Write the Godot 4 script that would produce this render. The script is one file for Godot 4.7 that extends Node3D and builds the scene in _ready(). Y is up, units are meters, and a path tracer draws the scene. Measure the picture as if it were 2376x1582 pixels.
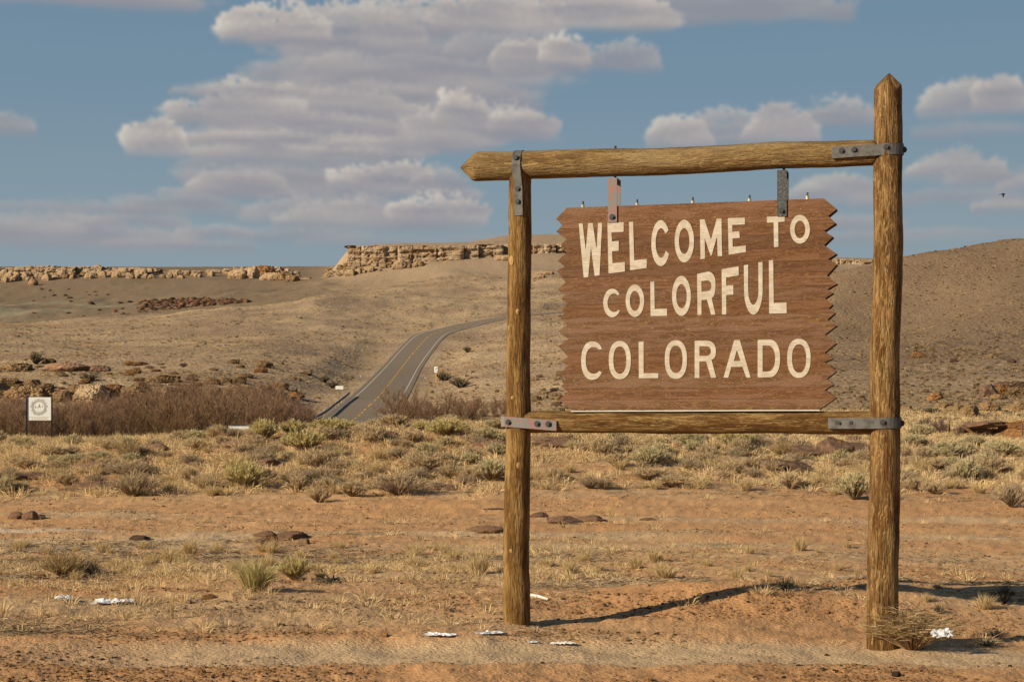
extends Node3D
# A carved timber state welcome sign beside a dirt pull-off, with the highway, a brushy wash and sandstone mesas behind it.

const EYE := 2.1
const NC := 700
const NR := 720
const Z0 := 3.0

class Buf:
	var v := PackedVector3Array()
	var n := PackedVector3Array()
	var c := PackedColorArray()
	var uv := PackedVector2Array()
	var ix := PackedInt32Array()
	func tri(a: Vector3, b: Vector3, d: Vector3, col := Color.WHITE, ua := Vector2.ZERO, ub := Vector2.ZERO, ud := Vector2.ZERO) -> void:
		var k := v.size()
		v.append(a); v.append(b); v.append(d)
		c.append(col); c.append(col); c.append(col)
		uv.append(ua); uv.append(ub); uv.append(ud)
		ix.append(k); ix.append(k + 2); ix.append(k + 1)
	func quad(a: Vector3, b: Vector3, d: Vector3, e: Vector3, col := Color.WHITE, ua := Vector2.ZERO, ub := Vector2(1, 0), ud := Vector2(1, 1), ue := Vector2(0, 1)) -> void:
		var k := v.size()
		v.append(a); v.append(b); v.append(d); v.append(e)
		for i in 4: c.append(col)
		uv.append(ua); uv.append(ub); uv.append(ud); uv.append(ue)
		ix.append(k); ix.append(k + 2); ix.append(k + 1)
		ix.append(k); ix.append(k + 3); ix.append(k + 2)
	func ribbon(p0: Vector3, p1: Vector3, p2: Vector3, w: float, side: Vector3, c0: Color, c1: Color) -> void:
		var k := v.size()
		var s := side * (w * 0.5)
		v.append(p0 - s); v.append(p0 + s); v.append(p1 - s * 0.8); v.append(p1 + s * 0.8); v.append(p2)
		var cm := c0.lerp(c1, 0.5)
		c.append(c0); c.append(c0); c.append(cm); c.append(cm); c.append(c1)
		for i in 5: uv.append(Vector2.ZERO)
		for i in [0, 3, 1, 0, 2, 3, 2, 4, 3]: ix.append(k + i)
	func box(lo: Vector3, hi: Vector3, col := Color.WHITE, m := 1.0) -> void:
		var a := lo
		var b := hi
		quad(Vector3(a.x, a.y, b.z), Vector3(b.x, a.y, b.z), Vector3(b.x, b.y, b.z), Vector3(a.x, b.y, b.z), col, Vector2(a.x, a.y) * m, Vector2(b.x, a.y) * m, Vector2(b.x, b.y) * m, Vector2(a.x, b.y) * m)
		quad(Vector3(b.x, a.y, a.z), Vector3(a.x, a.y, a.z), Vector3(a.x, b.y, a.z), Vector3(b.x, b.y, a.z), col, Vector2(a.x, a.y) * m, Vector2(b.x, a.y) * m, Vector2(b.x, b.y) * m, Vector2(a.x, b.y) * m)
		quad(Vector3(a.x, a.y, a.z), Vector3(a.x, a.y, b.z), Vector3(a.x, b.y, b.z), Vector3(a.x, b.y, a.z), col)
		quad(Vector3(b.x, a.y, b.z), Vector3(b.x, a.y, a.z), Vector3(b.x, b.y, a.z), Vector3(b.x, b.y, b.z), col)
		quad(Vector3(a.x, b.y, b.z), Vector3(b.x, b.y, b.z), Vector3(b.x, b.y, a.z), Vector3(a.x, b.y, a.z), col)
		quad(Vector3(a.x, a.y, a.z), Vector3(b.x, a.y, a.z), Vector3(b.x, a.y, b.z), Vector3(a.x, a.y, b.z), col)
	func tube(p: Vector3, q: Vector3, r0: float, r1: float, sides := 6, col := Color.WHITE) -> void:
		var d := (q - p).normalized()
		var e := d.cross(Vector3.RIGHT if absf(d.x) < 0.8 else Vector3.UP).normalized()
		var f := d.cross(e)
		for i in sides:
			var a := TAU * i / sides
			var b := TAU * (i + 1) / sides
			var ea := e * cos(a) + f * sin(a)
			var eb := e * cos(b) + f * sin(b)
			quad(p + ea * r0, p + eb * r0, q + eb * r1, q + ea * r1, col)
			tri(q, q + ea * r1, q + eb * r1, col)
			tri(p, p + eb * r0, p + ea * r0, col)
	func commit() -> ArrayMesh:
		var a := []
		a.resize(Mesh.ARRAY_MAX)
		a[Mesh.ARRAY_VERTEX] = v
		if n.size() == v.size() and n.size() > 0: a[Mesh.ARRAY_NORMAL] = n
		a[Mesh.ARRAY_COLOR] = c
		a[Mesh.ARRAY_TEX_UV] = uv
		a[Mesh.ARRAY_INDEX] = ix
		var m := ArrayMesh.new()
		m.add_surface_from_arrays(Mesh.PRIMITIVE_TRIANGLES, a)
		return m

var rng := RandomNumberGenerator.new()
var names := {}
var M := {}
var TT := PackedFloat32Array()
var TZ := PackedFloat32Array()
var HH := PackedFloat32Array()
var row_z: Array[float] = []
var col_t: Array[float] = []
var row_h: Array = []
var road_pts := PackedVector3Array()
var rl_x := PackedFloat32Array()
var rl_y := PackedFloat32Array()
var rl_s := PackedFloat32Array()
var n_big := FastNoiseLite.new()
var n_mid := FastNoiseLite.new()
var n_fine := FastNoiseLite.new()
var n_rut := FastNoiseLite.new()
var n_cloud := FastNoiseLite.new()
var n_puff := FastNoiseLite.new()

func _ready() -> void:
	rng.seed = 4711
	setup_noise()
	make_camera()
	make_sky()
	make_materials()
	read_tables()
	make_terrain()
	make_road()
	make_cliffs()
	make_sign()
	make_small_signs()
	make_rocks()
	make_brush()
	make_shrubs()
	make_grass()
	make_litter()

# ---------------------------------------------------------------- camera, light, sky
func make_camera() -> void:
	var cam := Camera3D.new()
	cam.name = "camera"
	cam.position = Vector3(0, EYE, 0)
	cam.set_frustum(0.1 * 1582.0 / 4036.0, Vector2(0.0, 0.1 * 221.0 / 4036.0), 0.1, 6000.0)
	add_child(cam)
	cam.current = true

const EXPO := 1.45
func make_sky() -> void:
	var sun := DirectionalLight3D.new()
	sun.name = "sun"
	sun.light_color = Color(1.0, 0.945, 0.835)
	sun.light_energy = 1.6
	sun.light_angular_distance = 0.5
	sun.shadow_enabled = true
	var az := deg_to_rad(58.0)
	var el := deg_to_rad(22.0)
	var to_sun := Vector3(-sin(az) * cos(el), sin(el), cos(az) * cos(el))
	add_child(sun)
	sun.look_at_from_position(Vector3.ZERO, -to_sun, Vector3.UP)
	var e := Environment.new()
	e.background_mode = Environment.BG_SKY
	e.tonemap_mode = Environment.TONE_MAPPER_LINEAR
	e.tonemap_exposure = EXPO
	e.background_energy_multiplier = 1.0 / EXPO
	e.sdfgi_enabled = true
	e.ssao_enabled = true
	e.ssil_enabled = true
	var sm := PanoramaSkyMaterial.new()
	sm.panorama = sky_texture()
	e.sky = Sky.new()
	e.sky.sky_material = sm
	var we := WorldEnvironment.new()
	we.name = "world_environment"
	we.environment = e
	add_child(we)

func air(el: float) -> Color:
	# sRGB colour of the clear air at this elevation in degrees
	var stops := [[-90.0, Color(0.50, 0.44, 0.36)], [-0.5, Color(0.56, 0.56, 0.55)], [0.0, Color(0.60, 0.625, 0.63)], [3.0, Color(0.575, 0.62, 0.645)], [7.0, Color(0.53, 0.605, 0.65)], [11.0, Color(0.465, 0.565, 0.64)], [15.0, Color(0.43, 0.54, 0.63)], [30.0, Color(0.31, 0.435, 0.57)], [90.0, Color(0.175, 0.29, 0.45)]]
	for i in stops.size() - 1:
		if el <= stops[i + 1][0]:
			var t: float = (el - stops[i][0]) / (stops[i + 1][0] - stops[i][0])
			var a: Color = stops[i][1]
			return a.lerp(stops[i + 1][1], t)
	return stops[-1][1]

func sky_texture() -> Texture2D:
	var W := 4096
	var H := 2048
	# the whole dome, coarse: clear air and drifting banks of cloud like those ahead
	var lo := Image.create(1024, 512, false, Image.FORMAT_RGB8)
	for j in 512:
		var el := 90.0 - (j + 0.5) / 512.0 * 180.0
		var base := air(el)
		for i in 1024:
			var az := wrapf((i + 0.5) / 1024.0 * 360.0, -180.0, 180.0)
			var col := base
			if el > 0.5:
				var dn := 1.0 / (sin(deg_to_rad(el)) + 0.12)
				var x := sin(deg_to_rad(az)) * cos(deg_to_rad(el)) * dn
				var y := cos(deg_to_rad(az)) * cos(deg_to_rad(el)) * dn
				var q := n_cloud.get_noise_2d(x * 46.0, y * 46.0) + 0.35 * n_cloud.get_noise_2d(x * 150.0 + 91.0, y * 150.0)
				var out := smoothstep(17.0, 27.0, absf(az)) if el < 15.0 else 1.0
				out = maxf(out, smoothstep(15.0, 21.0, el))
				var a := smoothstep(0.2, 0.55, q) * out * smoothstep(0.5, 3.0, el)
				col = col.lerp(Color(0.70, 0.665, 0.66).lerp(Color(0.54, 0.535, 0.60), smoothstep(0.3, 0.75, q)), a * 0.92)
			lo.set_pixel(i, j, col)
	lo.resize(W, H, Image.INTERPOLATE_CUBIC)
	# the resampling leaves a seam where the picture's two ends meet: close it
	for j in H:
		var ca := lo.get_pixel(W - 9, j)
		var cb := lo.get_pixel(8, j)
		for k in range(-8, 8): lo.set_pixel(posmod(k, W), j, ca.lerp(cb, (k + 8.5) / 16.0))
	# the banks ahead, fine
	var clouds := [
		[-15.44, 6.09, 4.73, 0.32, 0.35],
		[-14.29, 6.32, 3.73, 0.49, 0.60],
		[-9.71, 6.52, 1.15, 0.32, 0.65],
		[-14.72, 6.73, 2.15, 0.37, 0.55],
		[-12.14, 6.81, 1.72, 0.29, 0.50],
		[-4.40, 6.89, 3.51, 0.75, 0.62],
		[-2.40, 7.21, 1.58, 0.89, 0.95],
		[-5.98, 7.13, 2.87, 0.86, 0.55],
		[-10.85, 7.32, 2.01, 0.46, 0.45],
		[-13.57, 7.21, 2.72, 0.29, 0.40],
		[-5.98, 7.81, 4.58, 0.79, 0.55],
		[-4.12, 8.21, 1.72, 0.95, 0.95],
		[-8.85, 7.95, 1.58, 0.72, 0.70],
		[-2.40, 8.21, 0.86, 0.57, 0.60],
		[-6.84, 8.61, 3.87, 0.57, 0.35],
		[-7.70, 9.13, 3.58, 0.49, 0.60],
		[-4.83, 9.18, 2.15, 0.52, 0.62],
		[-11.57, 9.24, 1.06, 0.89, 0.95],
		[-5.98, 9.56, 4.87, 0.66, 0.55],
		[-1.11, 9.81, 2.51, 1.15, 0.75],
		[-1.68, 10.29, 0.86, 1.07, 1.00],
		[0.32, 10.07, 1.22, 0.60, 0.85],
		[-3.97, 10.07, 4.30, 0.86, 0.40],
		[-8.85, 10.22, 2.29, 1.22, 0.90],
		[-5.98, 10.50, 2.58, 0.86, 0.70],
		[-4.69, 11.28, 3.87, 0.80, 0.40],
		[-2.54, 11.43, 4.16, 1.00, 0.55],
		[1.04, 11.91, 1.50, 1.22, 0.75],
		[1.76, 12.22, 0.79, 0.86, 1.00],
		[-3.97, 12.22, 3.44, 0.63, 0.30],
		[-7.70, 12.77, 1.86, 1.22, 1.00],
		[-5.69, 12.68, 2.58, 1.50, 0.85],
		[-1.83, 13.08, 3.15, 1.43, 0.85],
		[1.47, 13.22, 3.73, 1.72, 0.90],
		[5.48, 13.40, 5.16, 1.15, 0.45],
		[3.62, 11.99, 1.29, 1.00, 0.60],
		[-15.01, 13.63, 4.58, 1.00, 0.12],
		[-16.22, 9.64, 0.89, 0.57, 0.55],
		[5.48, 9.54, 1.00, 1.00, 0.85],
		[7.49, 9.58, 2.15, 0.86, 0.60],
		[8.78, 9.71, 1.15, 1.06, 0.80],
		[10.50, 10.07, 1.43, 0.75, 0.70],
		[14.87, 10.27, 1.65, 0.95, 0.75],
		[15.65, 10.50, 0.86, 0.89, 0.80],
		[14.44, 8.24, 1.50, 0.86, 0.70],
		[15.51, 8.07, 1.43, 0.43, 0.40],
		[10.64, 7.64, 1.72, 0.75, 0.70],
		[13.65, 7.49, 2.58, 0.34, 0.35],
		[16.37, 7.81, 0.86, 0.32, 0.60],
		[15.68, 7.18, 0.89, 0.34, 0.60],
		[11.07, 6.75, 1.58, 0.34, 0.45],
		[12.65, 6.35, 3.73, 0.29, 0.30],
		[11.93, 14.08, 1.72, 0.37, 0.50],
		[14.65, 9.64, 1.72, 0.26, 0.25],
		[-2.54, 6.35, 4.30, 0.23, 0.18],
		[-5.41, 9.43, 4.73, 1.72, 0.28],
		[-4.26, 10.72, 4.58, 1.36, 0.30],
		[-6.55, 8.07, 3.87, 0.86, 0.30],
		[-3.26, 12.22, 4.73, 1.15, 0.33],
		[-5.12, 10.07, 4.30, 1.00, 0.50],
		[0.04, 12.36, 2.29, 0.86, 0.40],
		[-13.86, 13.74, 3.87, 1.29, 0.22],
		[-8.85, 11.05, 2.15, 0.29, 0.50],
		[-2.83, 11.05, 3.73, 0.49, 0.50],
		[-7.99, 8.35, 2.87, 0.37, 0.50],
		[-9.42, 9.43, 1.72, 0.26, 0.50],
		[-6.84, 6.56, 2.29, 0.17, 0.40],
		[-15.58, 6.52, 2.01, 0.26, 0.50],
		[-10.85, 6.17, 2.29, 0.17, 0.40],
		[-7.70, 10.07, 3.73, 0.43, 0.65],
		[-6.84, 9.53, 4.30, 0.34, 0.75],
		[-6.55, 9.10, 3.87, 0.34, 0.75],
		[-3.97, 11.79, 4.30, 0.63, 0.50],
		[-5.98, 10.93, 4.01, 0.57, 0.55],
		[-2.54, 9.50, 1.72, 0.43, 0.40]]
	var px := W / 360.0
	var i0 := int(W / 2.0 - 27.0 * px)
	var i1 := int(W / 2.0 + 27.0 * px)
	var j0 := int(H / 2.0 - 20.0 * px)
	var j1 := int(H / 2.0 - 0.3 * px)
	var cw := i1 - i0
	var cols: Array[Color] = []
	cols.resize(cw * (j1 - j0))
	for j in range(j0, j1):
		for i in range(i0, i1):
			cols[(j - j0) * cw + i - i0] = lo.get_pixel(posmod(i - W / 2, W), j)
	clouds.sort_custom(func(p, q): return p[2] * p[3] * (1.2 - p[4]) > q[2] * q[3] * (1.2 - q[4]))
	for n in clouds.size():
		var cx: float = clouds[n][0]
		var cy: float = clouds[n][1]
		var hw: float = clouds[n][2] * 1.12
		var hh: float = clouds[n][3] * 1.15
		var lit: float = clouds[n][4]
		var sx := 40.0 * n
		for j in range(j0, j1):
			var el := (H / 2.0 - j - 0.5) / px
			var y := el - cy
			if y < -0.55 or y > hh * 1.9: continue
			for i in range(i0, i1):
				var az := (i + 0.5 - W / 2.0) / px
				var dx := (az - cx) / hw
				if absf(dx) > 1.25: continue
				var w1 := n_cloud.get_noise_2d(az * 17.0 + sx, el * 40.0)
				var w2 := n_puff.get_noise_2d(az * 1.7 - sx, el * 3.0)
				var w3 := n_puff.get_noise_2d(az * 3.3 + sx, el * 4.6 + 50.0)
				var d2 := dx + w1 * 0.22
				var prof := 1.0 - d2 * d2
				if prof <= 0.0: continue
				var crown := 0.74 + 0.42 * w1 + (0.12 + 0.18 * lit) * (0.55 - 1.7 * absf(w2)) + 0.13 * lit * (0.5 - 1.6 * absf(w3))
				var top := hh * pow(prof, 0.52) * crown
				var bot := -0.10 + 0.16 * w1
				var dt := top - y
				var soft := 0.05 + 0.22 * (1.0 - lit)
				var a := smoothstep(-soft, soft * 0.9 + 0.03, dt + 0.03 * w3) * smoothstep(-0.24, 0.20, y - bot) * smoothstep(0.0, 0.22, prof)
				a *= 0.50 + 0.48 * lit if hh < 1.0 or lit > 0.55 else 0.80
				if a <= 0.003: continue
				# sunlit crowns over flat shaded undersides
				var rim := exp(-maxf(dt, 0.0) / (0.10 + hh * (0.16 + 0.34 * lit * lit)))
				var left := 0.5 - 0.5 * d2
				var band := n_puff.get_noise_2d(az * 0.20 + 7.0 * n, el * 1.5)
				var b := clampf(rim * (0.78 + 0.30 * left) + 0.30 * w1 - 0.22 * absf(w2) + 0.08 * w3 + 0.36 * band, 0.0, 1.0) * (0.30 + 0.70 * lit)
				var k := (j - j0) * cw + i - i0
				var shade := Color(0.572, 0.572, 0.606).lerp(Color(0.69, 0.665, 0.655), minf(b * 2.0, 1.0))
				if b > 0.5: shade = Color(0.69, 0.665, 0.655).lerp(Color(0.83, 0.80, 0.755), (b - 0.5) * 2.0)
				cols[k] = cols[k].lerp(shade, a)
	for j in range(j0, j1):
		for i in range(i0, i1):
			lo.set_pixel(posmod(i - W / 2, W), j, cols[(j - j0) * cw + i - i0])
	return ImageTexture.create_from_image(lo)

# ---------------------------------------------------------------- helpers
func setup_noise() -> void:
	for p in [[n_big, 11, 0.012, 4], [n_mid, 12, 0.11, 4], [n_fine, 13, 0.9, 4], [n_rut, 14, 1.0, 3], [n_cloud, 15, 0.02, 3], [n_puff, 16, 1.0, 2]]:
		p[0].seed = p[1]
		p[0].frequency = p[2]
		p[0].noise_type = FastNoiseLite.TYPE_SIMPLEX_SMOOTH
		p[0].fractal_type = FastNoiseLite.FRACTAL_FBM
		p[0].fractal_octaves = p[3]

func numbered(called: String) -> String:
	var k: int = names.get(called, 0)
	names[called] = k + 1
	return called if k == 0 else "%s_%03d" % [called, k]

func tag(o: Node3D, label: String, category: String, group := "") -> Node3D:
	o.set_meta("label", label)
	o.set_meta("category", category)
	if group != "": o.set_meta("group", group)
	return o

func thing(called: String, label: String, category: String, at := Vector3.ZERO, turn := 0.0, group := "") -> Node3D:
	var o := Node3D.new()
	o.name = numbered(called)
	add_child(o)
	o.position = at
	o.rotation.y = turn
	tag(o, label, category, group)
	return o

func part(called: String, mesh: Mesh, mat: Material, parent: Node3D) -> MeshInstance3D:
	var o := MeshInstance3D.new()
	o.name = called
	o.mesh = mesh
	o.material_override = mat
	o.cast_shadow = GeometryInstance3D.SHADOW_CASTING_SETTING_ON
	parent.add_child(o, true)
	return o

func single(called: String, mesh: Mesh, mat: Material, label: String, category: String, xf: Transform3D, group := "") -> MeshInstance3D:
	var o := MeshInstance3D.new()
	o.name = numbered(called)
	o.mesh = mesh
	o.material_override = mat
	add_child(o)
	o.transform = xf
	tag(o, label, category, group)
	return o

func struct(called: String, mesh: Mesh, mat: Material) -> MeshInstance3D:
	var o := MeshInstance3D.new()
	o.name = numbered(called)
	o.mesh = mesh
	o.material_override = mat
	add_child(o)
	o.set_meta("kind", "structure")
	return o

func scatter(called: String, mesh: Mesh, mat: Material, where: Array[Transform3D], tints: PackedColorArray, label: String, category: String) -> void:
	var mm := MultiMesh.new()
	mm.transform_format = MultiMesh.TRANSFORM_3D
	mm.use_colors = true
	mm.mesh = mesh
	mm.instance_count = where.size()
	for i in where.size():
		mm.set_instance_transform(i, where[i])
		mm.set_instance_color(i, tints[i])
	var o := MultiMeshInstance3D.new()
	o.name = numbered(called)
	o.multimesh = mm
	o.material_override = mat
	add_child(o)
	o.set_meta("kind", "stuff")
	tag(o, label, category)

func rnd(a: float, b: float) -> float:
	return rng.randf_range(a, b)

func upright(at: Vector3, turn: float, s: Vector3) -> Transform3D:
	return Transform3D(Basis(Vector3.UP, turn).scaled_local(s), at)

# ---------------------------------------------------------------- materials
func noise_map(sd: int, freq: float, oct: int, colors: Array, size := 512, kind := FastNoiseLite.TYPE_SIMPLEX_SMOOTH, warp := 0.0) -> NoiseTexture2D:
	var f := FastNoiseLite.new()
	f.seed = sd
	f.frequency = freq
	f.noise_type = kind
	f.fractal_octaves = oct
	if warp > 0.0:
		f.domain_warp_enabled = true
		f.domain_warp_amplitude = warp
		f.domain_warp_frequency = freq * 0.7
	var t := NoiseTexture2D.new()
	t.width = size
	t.height = size
	t.seamless = true
	t.noise = f
	if colors.size() > 0:
		var g := Gradient.new()
		g.offsets = PackedFloat32Array()
		var offs := PackedFloat32Array()
		var cs := PackedColorArray()
		for i in colors.size():
			offs.append(float(i) / (colors.size() - 1))
			cs.append(colors[i])
		g.offsets = offs
		g.colors = cs
		t.color_ramp = g
	return t

func lin(r: float, g: float, b: float) -> Color:
	return Color(r, g, b).linear_to_srgb()

func mat(called: String, col: Color, rough := 0.9, spec := 0.3) -> StandardMaterial3D:
	var m := StandardMaterial3D.new()
	m.resource_name = called
	m.albedo_color = col
	m.roughness = rough
	m.metallic_specular = spec
	M[called] = m
	return m

func tinted(called: String, tex: Texture2D, scale: float, triplanar: bool, bump: Texture2D, bump_cm: float, bump_scale_same := true) -> StandardMaterial3D:
	var m := mat(called, Color.WHITE, 0.95, 0.2)
	m.vertex_color_use_as_albedo = true
	m.albedo_texture = tex
	m.uv1_scale = Vector3.ONE * scale
	if triplanar: m.uv1_triplanar = true
	if bump:
		m.heightmap_enabled = true
		m.heightmap_texture = bump
		m.heightmap_scale = bump_cm
	return m

func make_materials() -> void:
	var soil_c := noise_map(21, 0.035, 7, [lin(0.50, 0.46, 0.43), lin(0.84, 0.83, 0.81), lin(0.95, 0.95, 0.95), lin(1, 1, 1)], 1024)
	var soil_b := noise_map(22, 0.05, 7, [], 1024)
	var crust := noise_map(27, 0.035, 4, [], 1024, FastNoiseLite.TYPE_CELLULAR, 12.0)
	var cn: FastNoiseLite = crust.noise
	cn.cellular_return_type = FastNoiseLite.RETURN_DISTANCE2_SUB
	cn.fractal_type = FastNoiseLite.FRACTAL_FBM
	cn.fractal_gain = 0.6
	tinted("soil", soil_c, 1.0 / 2.4, false, crust, 1.5)
	var hill_c := noise_map(23, 0.03, 6, [lin(0.55, 0.53, 0.5), lin(0.88, 0.88, 0.87), lin(1, 1, 1)], 1024)
	tinted("hillside", hill_c, 1.0 / 45.0, false, soil_b, 25.0)
	var rock_c := noise_map(24, 0.012, 6, [lin(0.45, 0.40, 0.36), lin(0.85, 0.82, 0.8), lin(1, 0.98, 0.96)], 512)
	tinted("rock", rock_c, 0.55, true, soil_b, 5.0)
	tinted("far_rock", rock_c, 0.10, true, soil_b, 60.0)
	var plant := mat("plant", Color.WHITE, 0.85, 0.25)
	plant.vertex_color_use_as_albedo = true
	plant.backlight_enabled = true
	plant.backlight = Color(0.8, 0.77, 0.66)
	plant.cull_mode = BaseMaterial3D.CULL_DISABLED
	var twig := mat("twig", Color.WHITE, 0.9, 0.2)
	twig.vertex_color_use_as_albedo = true
	twig.cull_mode = BaseMaterial3D.CULL_DISABLED
	make_wood()
	var steel := mat("steel", lin(0.125, 0.118, 0.108), 0.6, 0.4)
	steel.metallic = 0.25
	steel.albedo_texture = noise_map(31, 0.012, 5, [lin(0.45, 0.42, 0.4), lin(0.8, 0.8, 0.8), lin(1, 1, 1)], 256)
	steel.uv1_triplanar = true
	steel.uv1_scale = Vector3.ONE * 3.0
	var primer := mat("primer", Color.WHITE, 0.6, 0.4)
	primer.albedo_texture = noise_map(32, 0.014, 5, [lin(0.26, 0.12, 0.095), lin(0.22, 0.115, 0.10), lin(0.16, 0.145, 0.14), lin(0.13, 0.14, 0.14)], 256)
	primer.uv1_triplanar = true
	primer.uv1_scale = Vector3.ONE * 2.6
	var burnt := mat("burnt_steel", Color.WHITE, 0.6, 0.4)
	burnt.albedo_texture = noise_map(33, 0.03, 5, [lin(0.025, 0.025, 0.027), lin(0.05, 0.05, 0.052), lin(0.14, 0.135, 0.13)], 256)
	burnt.uv1_triplanar = true
	burnt.uv1_scale = Vector3.ONE * 4.0
	mat("dark_steel", lin(0.035, 0.033, 0.032), 0.6, 0.4)
	mat("zinc", lin(0.42, 0.38, 0.28), 0.4, 0.5).metallic = 0.5
	mat("white_strip", lin(0.50, 0.47, 0.42), 0.7)
	mat("paper", lin(0.55, 0.55, 0.57), 0.9, 0.1).backlight_enabled = true
	M.paper.backlight = Color(0.3, 0.3, 0.3)
	mat("panel_white", lin(0.72, 0.71, 0.68), 0.5)
	mat("panel_blue", lin(0.30, 0.36, 0.40), 0.5)
	mat("ink", lin(0.06, 0.055, 0.05), 0.7)
	mat("ochre", lin(0.36, 0.27, 0.13), 0.7)
	mat("black_paint", lin(0.012, 0.012, 0.013), 0.5)
	mat("yellow_paint", lin(0.52, 0.28, 0.035), 0.6)
	mat("galvanised", lin(0.13, 0.125, 0.12), 0.7, 0.3)
	mat("concrete", lin(0.38, 0.33, 0.27), 0.9)
	mat("black_feather", lin(0.012, 0.011, 0.012), 0.6)
	mat("bleached", lin(0.55, 0.52, 0.47), 0.9)
	mat("charred", lin(0.02, 0.018, 0.016), 0.95)
	var asphalt := mat("asphalt", lin(0.215, 0.171, 0.130), 1.0, 0.05)
	asphalt.albedo_texture = noise_map(34, 0.03, 5, [lin(0.75, 0.74, 0.72), lin(1, 1, 1)], 512)
	asphalt.uv1_scale = Vector3(0.12, 0.12, 0.12)
	mat("line_white", lin(0.52, 0.475, 0.40), 1.0, 0.1)
	mat("line_yellow", lin(0.50, 0.27, 0.06), 1.0, 0.1)

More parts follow.
